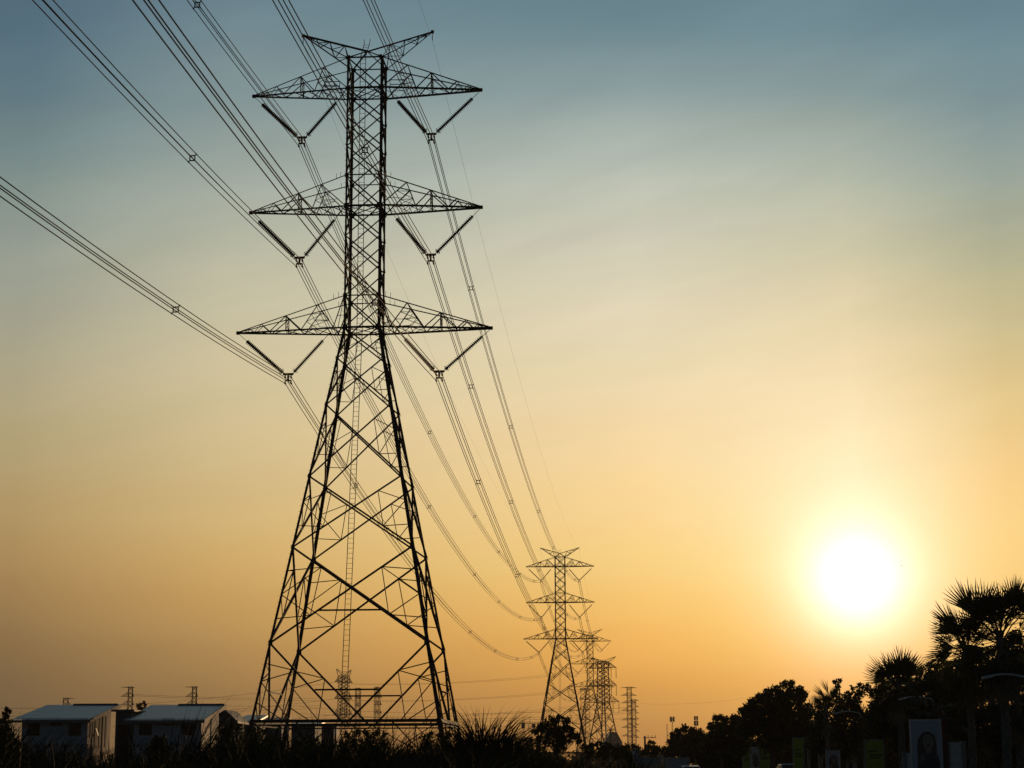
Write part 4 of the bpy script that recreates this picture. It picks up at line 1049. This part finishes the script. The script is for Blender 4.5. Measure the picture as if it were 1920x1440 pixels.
# cars
def car(loc, rz, paint, H, label, pickup=False):
    root = empty('parked_car', loc, rz); W = .86
    # profile along y (front at -y), z
    prof = [(-2.2,.35),(-2.25,.62),(-2.1,.82),(-1.2,.98),(-.45,H-.06),(.1,H),(1.0,H-.03),(1.55,1.08),(2.15,1.0),(2.2,.6),(2.15,.35)]
    if pickup: prof = [(-2.4,.42),(-2.45,.75),(-2.3,.98),(-1.25,1.12),(-.6,H-.05),(-.1,H),(.55,H-.02),(.85,1.15),(2.4,1.12),(2.42,.6),(2.35,.42)]
    V = []; Fc = []; sec = [(-W,.0,.0),(-W*.94,.0,.0),(W*.94,0,0),(W,0,0)]
    n = len(prof)
    for k, sx in enumerate((-1,-.93,-.8,.8,.93,1)):
        for y, z in prof:
            roof = max(0, (z-1.0)/(H-1.0)); zz = z - (.06 if abs(sx) == 1 and z > .5 else 0) - (.015 if abs(sx)==.93 else 0)
            V.append((sx*W*(1-.2*roof), y, zz))
    for k in range(5):
        for i in range(n): a = k*n+i; b = k*n+(i+1)%n; Fc.append((a,b,b+n,a+n))
    Fc += [tuple(range(n))[::-1], tuple(5*n+i for i in range(n))]
    m = MB(); m.add(V,Fc); m.build('body', paint, root, False)
    def glass(y0,z0,y1,z1,nm):
        m = MB(); r0 = max(0,(z0-1)/(H-1)); r1 = max(0,(z1-1)/(H-1)); d = Vector((0,z1-z0,-(y1-y0))).normalized()*(.012 if y1>y0 and nm=='windscreen' else .012)
        s_ = -1 if nm == 'windscreen' else 1
        o = Vector((0, s_*abs(d.y), abs(d.z)))
        a = W*(1-.2*r0)*.84; b = W*(1-.2*r1)*.82
        m.add([Vector((-a,y0,z0))+o, Vector((a,y0,z0))+o, Vector((b,y1,z1))+o, Vector((-b,y1,z1))+o], [(0,1,2,3)]); m.build(nm, GLASS, root)
    i0 = 3; (ya,za),(yb,zb) = prof[3], prof[4]
    glass(lerp(ya,yb,.12),lerp(za,zb,.12),lerp(ya,yb,.92),lerp(za,zb,.92),'windscreen')
    (ya,za),(yb,zb) = prof[6], prof[7]
    glass(lerp(ya,yb,.85),lerp(za,zb,.85),lerp(ya,yb,.12),lerp(za,zb,.12),'rear_window')
    for s in (-1,1):
        m = MB(); x = lambda z: s*(W*(1-.2*max(0,(z-1)/(H-1)))+.008)
        ys = (-1.0,-.5,.85,1.15) if not pickup else (-1.0,-.62,.5,.66)
        m.add([(x(1.06),ys[0],1.06),(x(1.06),ys[3],1.06),(x(H-.12),ys[2],H-.12),(x(H-.12),ys[1],H-.12)],[(0,1,2,3)]); m.build('side_window', GLASS, root)
        m = MB(); m.box((s*.45-.2,-2.27,.66),(s*.45+.2,-2.12,.8)); m.build('headlight', LAMPM, root)
        for y in (-1.4,1.4):
            m = MB(); m.lathe((s*(W-.2),y,.33),(s*(W+.01),y,.33),[(0,.05),(0,.33),(.2,.33),(.21,.2)],16); w_ = m.build('wheel', RUBBER, root, False)
            m = MB(); m.lathe((s*(W-.0),y,.33),(s*(W+.02),y,.33),[(0,.2),(.012,.19),(.015,.02)],12); m.build('rim', CARS, w_)
    return tag(root, label, 'car', 'cars on the road')
car((gx(1265,205),205,0), .08, CARW, 1.73, 'white pickup nearest the grey wall panels, its cab top just in view', True)
car((gx(1294,150),150,0), .08, CARW, 1.46, 'white car whose roof edge shows right of the pickup')
car((gx(1476,190),190,0), .08, CARS, 1.55, 'pale car roof catching the light left of the narrow green banner')

# birds
def bird(px, py, Y, span, label, flap=.25):
    root = empty('bird', at(px,py,Y)); s = span/2
    m = MB(); m.tube([(-s*.5,0,0),(-s*.3,0,.0),(0,0,.0),(s*.3,0,.01),(s*.5,0,.0)], [s*.02,s*.11,s*.15,s*.08,s*.03], 7); m.build('body', BIRDM, root, True)
    for sy in (-1,1):
        m = MB(); m.add([(-s*.15,0,s*.05),(s*.2,0,s*.05),(s*.1,sy*s*.6*.6,s*flap),(-s*.12,sy*s*.6*.6,s*flap),(-s*.05,sy*s,s*flap*.7),(-s*.1,sy*s,s*flap*.7)],[(0,1,2,3),(3,2,4,5)]); m.build('wing', BIRDM, root)
    return tag(root, label, 'bird', 'birds in flight')
bird(1690, 1061, 300, .62, 'tiny bird flying just right of the sun')
bird(338, 1294, 300, .35, 'tiny bird above the second blue-grey roof')
bird(470, 1290, 300, .35, 'tiny bird just left of the near pylon\'s foot')
bird(737, 1295, 300, .35, 'tiny bird seen between the near pylon\'s right braces')

# ------------------------------------------------------------------ ground, road
def sheet(name, pts, z, m):
    mb = MB(); mb.add([(x,y,z) for x,y in pts], [tuple(range(len(pts)))]); return tag(mb.build(name, m), kind='structure')
GROUND = mat('dry_earth', (.07,.065,.045), .95, 0, .35, .15, bump=.3, spec=.1)
ASPH = mat('asphalt', (.05,.05,.052), .9, 0, .2, 1.5, bump=.2, spec=.2)
sheet('ground', [(-1800,-400),(1800,-400),(1800,2600),(-1800,2600)], 0.0, GROUND)
k = .092
sheet('road', [(7,-200),(27,-200),(27+k*1500,1300),(7+k*1500,1300)], .004, ASPH)
sheet('lane_marking', [(16.9,-200),(17.1,-200),(17.1+k*1500,1300),(16.9+k*1500,1300)], .008, WHITEP)
m_ = MB(); m_.add([(27,-200,0),(27.3,-200,0),(27.3+k*1500,1300,0),(27+k*1500,1300,0),(27,-200,.13),(27.3,-200,.13),(27.3+k*1500,1300,.13),(27+k*1500,1300,.13)],
                 [(0,3,2,1),(4,5,6,7),(0,1,5,4),(1,2,6,5),(2,3,7,6),(3,0,4,7)]); tag(m_.build('kerb', CONC), kind='structure')

# ------------------------------------------------------------------ haze box
HAZE_D = 0.00009
m_ = MB(); m_.box((-1850,-420,-1.0),(1850,2650,84.0))
me = bpy.data.meshes.new('haze'); me.from_pydata(m_.v, [], m_.f)
hm = bpy.data.materials.new('haze'); hm.use_nodes = True; nt = hm.node_tree
for n in list(nt.nodes):
    if n.type != 'OUTPUT_MATERIAL': nt.nodes.remove(n)
pv = nt.nodes.new('ShaderNodeVolumePrincipled'); pv.inputs['Color'].default_value = (.86,.82,.78,1); pv.inputs['Density'].default_value = HAZE_D; pv.inputs['Anisotropy'].default_value = 0.0
nt.links.new(pv.outputs['Volume'], [n for n in nt.nodes if n.type == 'OUTPUT_MATERIAL'][0].inputs['Volume'])
me.materials.append(hm); hz = bpy.data.objects.new('haze', me); COL.objects.link(hz); tag(hz, 'thin dusty evening haze over the whole place', 'haze', kind='stuff')

# ------------------------------------------------------------------ sky
def lin(c): return tuple(((v/255)/12.92 if v/255 <= .04045 else ((v/255+.055)/1.055)**2.4) for v in c)
def sky_world():
    w = bpy.data.worlds.new('World'); scene.world = w; w.use_nodes = True
    nt = w.node_tree; N = nt.nodes; L = nt.links; N.clear()
    out = N.new('ShaderNodeOutputWorld'); bg = N.new('ShaderNodeBackground')
    def math_(op, a, b=None, c=None, clamp=False):
        n = N.new('ShaderNodeMath'); n.operation = op; n.use_clamp = clamp
        for i, v in enumerate((a,b,c)):
            if v is None: continue
            if isinstance(v, (int,float)): n.inputs[i].default_value = v
            else: L.new(v, n.inputs[i])
        return n.outputs[0]
    def mix(f, a, b, mode='MIX'):
        n = N.new('ShaderNodeMix'); n.data_type = 'RGBA'; n.blend_type = mode; n.clamp_result = False
        for s, v in ((n.inputs[0],f),(n.inputs[6],a),(n.inputs[7],b)):
            if isinstance(v,(int,float)): s.default_value = v
            elif isinstance(v,tuple): s.default_value = (*v,1) if len(v)==3 else v
            else: L.new(v,s)
        return n.outputs[2]
    tc = N.new('ShaderNodeTexCoord'); D = tc.outputs['Generated']
    nrm = N.new('ShaderNodeVectorMath'); nrm.operation = 'NORMALIZE'; L.new(D, nrm.inputs[0]); D = nrm.outputs[0]
    sp = N.new('ShaderNodeSeparateXYZ'); L.new(D, sp.inputs[0])
    el = math_('ARCSINE', sp.outputs[2])
    hl = math_('SQRT', math_('ADD', math_('MULTIPLY',sp.outputs[0],sp.outputs[0]), math_('MULTIPLY',sp.outputs[1],sp.outputs[1])))
    sh = Vector((SUN_DIR.x,SUN_DIR.y)).normalized()
    ca = math_('DIVIDE', math_('ADD', math_('MULTIPLY',sp.outputs[0],sh.x), math_('MULTIPLY',sp.outputs[1],sh.y)), math_('MAXIMUM',hl,1e-4))
    daz = math_('ARCCOSINE', math_('MINIMUM', math_('MAXIMUM', ca, -1.0), 1.0))
    crs = math_('SUBTRACT', math_('MULTIPLY',sp.outputs[0],sh.y), math_('MULTIPLY',sp.outputs[1],sh.x))
    right = math_('GREATER_THAN', crs, 0.0)
    dt = N.new('ShaderNodeVectorMath'); dt.operation = 'DOT_PRODUCT'; L.new(D, dt.inputs[0]); dt.inputs[1].default_value = SUN_DIR
    th = math_('ARCCOSINE', math_('MINIMUM', dt.outputs['Value'], 1.0))
    E0, E1 = math.radians(-3), math.radians(27)
    fac = math_('DIVIDE', math_('SUBTRACT', el, E0), E1-E0, clamp=True)
    def ramp(px, pts, gain=1.0):
        n = N.new('ShaderNodeValToRGB'); cr = n.color_ramp; cr.interpolation = 'CARDINAL'
        st = []
        for py, c in pts:
            d = ray(px,py).normalized(); st.append(((math.asin(d.z)-E0)/(E1-E0), lin(c)))
        st.sort(key=lambda t: t[0])
        st = [(max(0,min(1,p)), c) for p,c in st]
        cr.elements[0].position = st[0][0]; cr.elements[0].color = (*st[0][1],1)
        cr.elements[1].position = st[-1][0]; cr.elements[1].color = (*st[-1][1],1)
        for p, c in st[1:-1]:
            e = cr.elements.new(p); e.color = (*c,1)
        L.new(fac, n.inputs['Fac'])
        return n.outputs['Color']
    c0 = ramp(1610, SKY[1610]); c1 = ramp(1210, SKY[1210]); c2 = ramp(420, SKY[420]); c3 = ramp(30, SKY[30])
    def azof(px): d = ray(px,900); return abs(math.atan2(d.x,d.y)-SUN_AZ)
    def step(a, b): 
        n = N.new('ShaderNodeMapRange'); n.interpolation_type = 'LINEAR'; n.inputs[1].default_value = a; n.inputs[2].default_value = b; L.new(daz, n.inputs[0]); return n.outputs[0]
    col = mix(step(0.0, azof(1210)), c0, c1)
    col = mix(step(azof(1210), azof(420)), col, c2)
    col = mix(step(azof(420), azof(30)), col, c3)
    c4 = ramp(1890, SKY[1890])
    n = N.new('ShaderNodeMapRange'); n.inputs[1].default_value = 0.0; n.inputs[2].default_value = azof(1890); L.new(daz, n.inputs[0])
    colr = mix(n.outputs[0], c0, c4)
    col = mix(right, col, colr)
    # thin streaky high cloud
    m0 = N.new('ShaderNodeMapping'); m0.inputs['Rotation'].default_value = (0,math.radians(14),0); L.new(D, m0.inputs[0])
    mp = N.new('ShaderNodeMapping'); mp.inputs['Scale'].default_value = (3.6,3.6,17.0); L.new(m0.outputs[0], mp.inputs[0])
    nz = N.new('ShaderNodeTexNoise'); nz.inputs['Scale'].default_value = 2.6; nz.inputs['Detail'].default_value = 7; nz.inputs['Roughness'].default_value = .55; nz.inputs['Distortion'].default_value = .4; L.new(mp.outputs[0], nz.inputs['Vector'])
    amp = N.new('ShaderNodeMapRange'); amp.inputs[1].default_value = math.radians(7); amp.inputs[2].default_value = math.radians(16); amp.inputs[3].default_value = .05; amp.inputs[4].default_value = .22; L.new(el, amp.inputs[0])
    cl_ = math_('ADD', 1.0, math_('MULTIPLY', math_('SUBTRACT', nz.outputs['Fac'], .5), amp.outputs[0]))
    cc = N.new('ShaderNodeCombineXYZ')
    for i in range(3): L.new(cl_, cc.inputs[i])
    vm = N.new('ShaderNodeVectorMath'); vm.operation = 'MULTIPLY'; L.new(col, vm.inputs[0]); L.new(cc.outputs[0], vm.inputs[1])
    col = vm.outputs[0]
    # physical sky for everything beyond the part of the dome around the sun
    sk = N.new('ShaderNodeTexSky'); sk.sky_type = 'NISHITA'; sk.sun_disc = False; sk.sun_elevation = SUN_EL; sk.sun_rotation = SUN_AZ
    sk.air_density = 1.3; sk.dust_density = 1.0; sk.ozone_density = 4.0
    nis = N.new('ShaderNodeVectorMath'); nis.operation = 'SCALE'; L.new(sk.outputs['Color'], nis.inputs[0]); nis.inputs['Scale'].default_value = NISHITA
    far = N.new('ShaderNodeMapRange'); far.interpolation_type = 'SMOOTHSTEP'; far.inputs[1].default_value = math.radians(24); far.inputs[2].default_value = math.radians(50); L.new(th, far.inputs[0])
    col = mix(far.outputs[0], col, nis.outputs[0])
    # solar aureole and disc
    def glow(amp_, sig, c):
        e = math_('MULTIPLY', math_('EXPONENT', math_('MULTIPLY', math_('POWER', math_('DIVIDE', th, math.radians(sig)), 2.0), -1.0)), amp_)
        n = N.new('ShaderNodeCombineXYZ')
        for i in range(3): L.new(math_('MULTIPLY', e, c[i]), n.inputs[i])
        return n.outputs[0]
    for a, s, c in GLOW:
        n = N.new('ShaderNodeVectorMath'); n.operation = 'ADD'; L.new(col, n.inputs[0]); L.new(glow(a,s,c), n.inputs[1]); col = n.outputs[0]
    L.new(col, bg.inputs['Color']); bg.inputs['Strength'].default_value = 1.0
    L.new(bg.outputs[0], out.inputs['Surface'])
NISHITA = 0.024
GLOW = [(.72, 1.24, (1,1,1)), (.54, 2.25, (1,.76,.92)), (.13, 4.6, (1.0,.85,.72))]
SKY = {
 30: [(-20,(86,112,128)),(100,(94,121,133)),(200,(107,131,138)),(320,(130,147,143)),(450,(150,158,147)),(560,(163,164,146)),(680,(175,167,138)),(780,(179,165,127)),(900,(181,158,112)),(1000,(177,147,98)),(1080,(167,134,87)),(1180,(147,117,76)),(1280,(125,100,67)),(1433,(112,88,60))],
 420: [(-20,(108,133,143)),(100,(122,143,148)),(220,(140,156,154)),(350,(165,173,162)),(480,(187,186,163)),(620,(204,194,161)),(760,(212,194,151)),(900,(212,186,134)),(1000,(213,179,118)),(1100,(204,163,99)),(1200,(184,144,87)),(1290,(161,124,76)),(1433,(140,106,66))],
 1210: [(-20,(103,131,141)),(90,(121,145,151)),(200,(154,169,166)),(320,(187,193,180)),(450,(210,206,184)),(560,(226,215,185)),(680,(238,220,180)),(780,(247,220,171)),(880,(254,220,160)),(980,(255,217,146)),(1080,(255,210,127)),(1170,(254,194,102)),(1260,(240,174,84)),(1350,(212,152,78)),(1433,(192,134,70))],
 1610: [(-20,(108,136,146)),(90,(122,146,152)),(200,(148,163,158)),(350,(186,190,171)),(480,(211,203,170)),(600,(233,215,174)),(700,(247,224,178)),(800,(255,232,183)),(900,(255,234,178)),(1000,(255,228,156)),(1100,(255,218,124)),(1200,(255,205,92)),(1260,(255,190,76)),(1340,(246,174,70)),(1433,(222,150,62))],
 1890: [(-20,(103,130,142)),(90,(115,141,149)),(200,(131,151,153)),(350,(159,168,154)),(500,(186,181,146)),(600,(206,191,146)),(700,(223,198,141)),(800,(237,204,139)),(900,(251,209,136)),(1000,(253,211,131)),(1100,(253,206,120)),(1200,(248,192,100)),(1300,(232,165,80)),(1433,(200,138,65))],
}
sky_world()

# ------------------------------------------------------------------ sun, camera, render
sd = bpy.data.lights.new('sun', 'SUN'); sd.energy = 2.5; sd.angle = math.radians(.6); sd.color = (1.0,.62,.30)
so = bpy.data.objects.new('sun', sd); COL.objects.link(so); so.rotation_euler = (-SUN_DIR).to_track_quat('-Z','Y').to_euler(); so.location = (200,900,160)
cd = bpy.data.cameras.new('camera'); cd.sensor_width = 36; cd.lens = F/1920*36; cd.clip_start = .5; cd.clip_end = 12000
co = bpy.data.objects.new('camera', cd); COL.objects.link(co)
co.matrix_world = Matrix.Translation((0,0,EYE)) @ Matrix.Rotation(math.pi/2+PITCH, 4, 'X') @ Matrix.Rotation(-ROLL, 4, 'Z')
scene.camera = co
vs = scene.view_settings; vs.view_transform = 'Standard'; vs.look = 'None'; vs.exposure = 0; vs.gamma = 1; vs.use_curve_mapping = False
cy = scene.cycles
cy.max_bounces = 5; cy.volume_bounces = 0; cy.transparent_max_bounces = 8; cy.use_denoising = True
cy.sample_clamp_indirect = 3.0
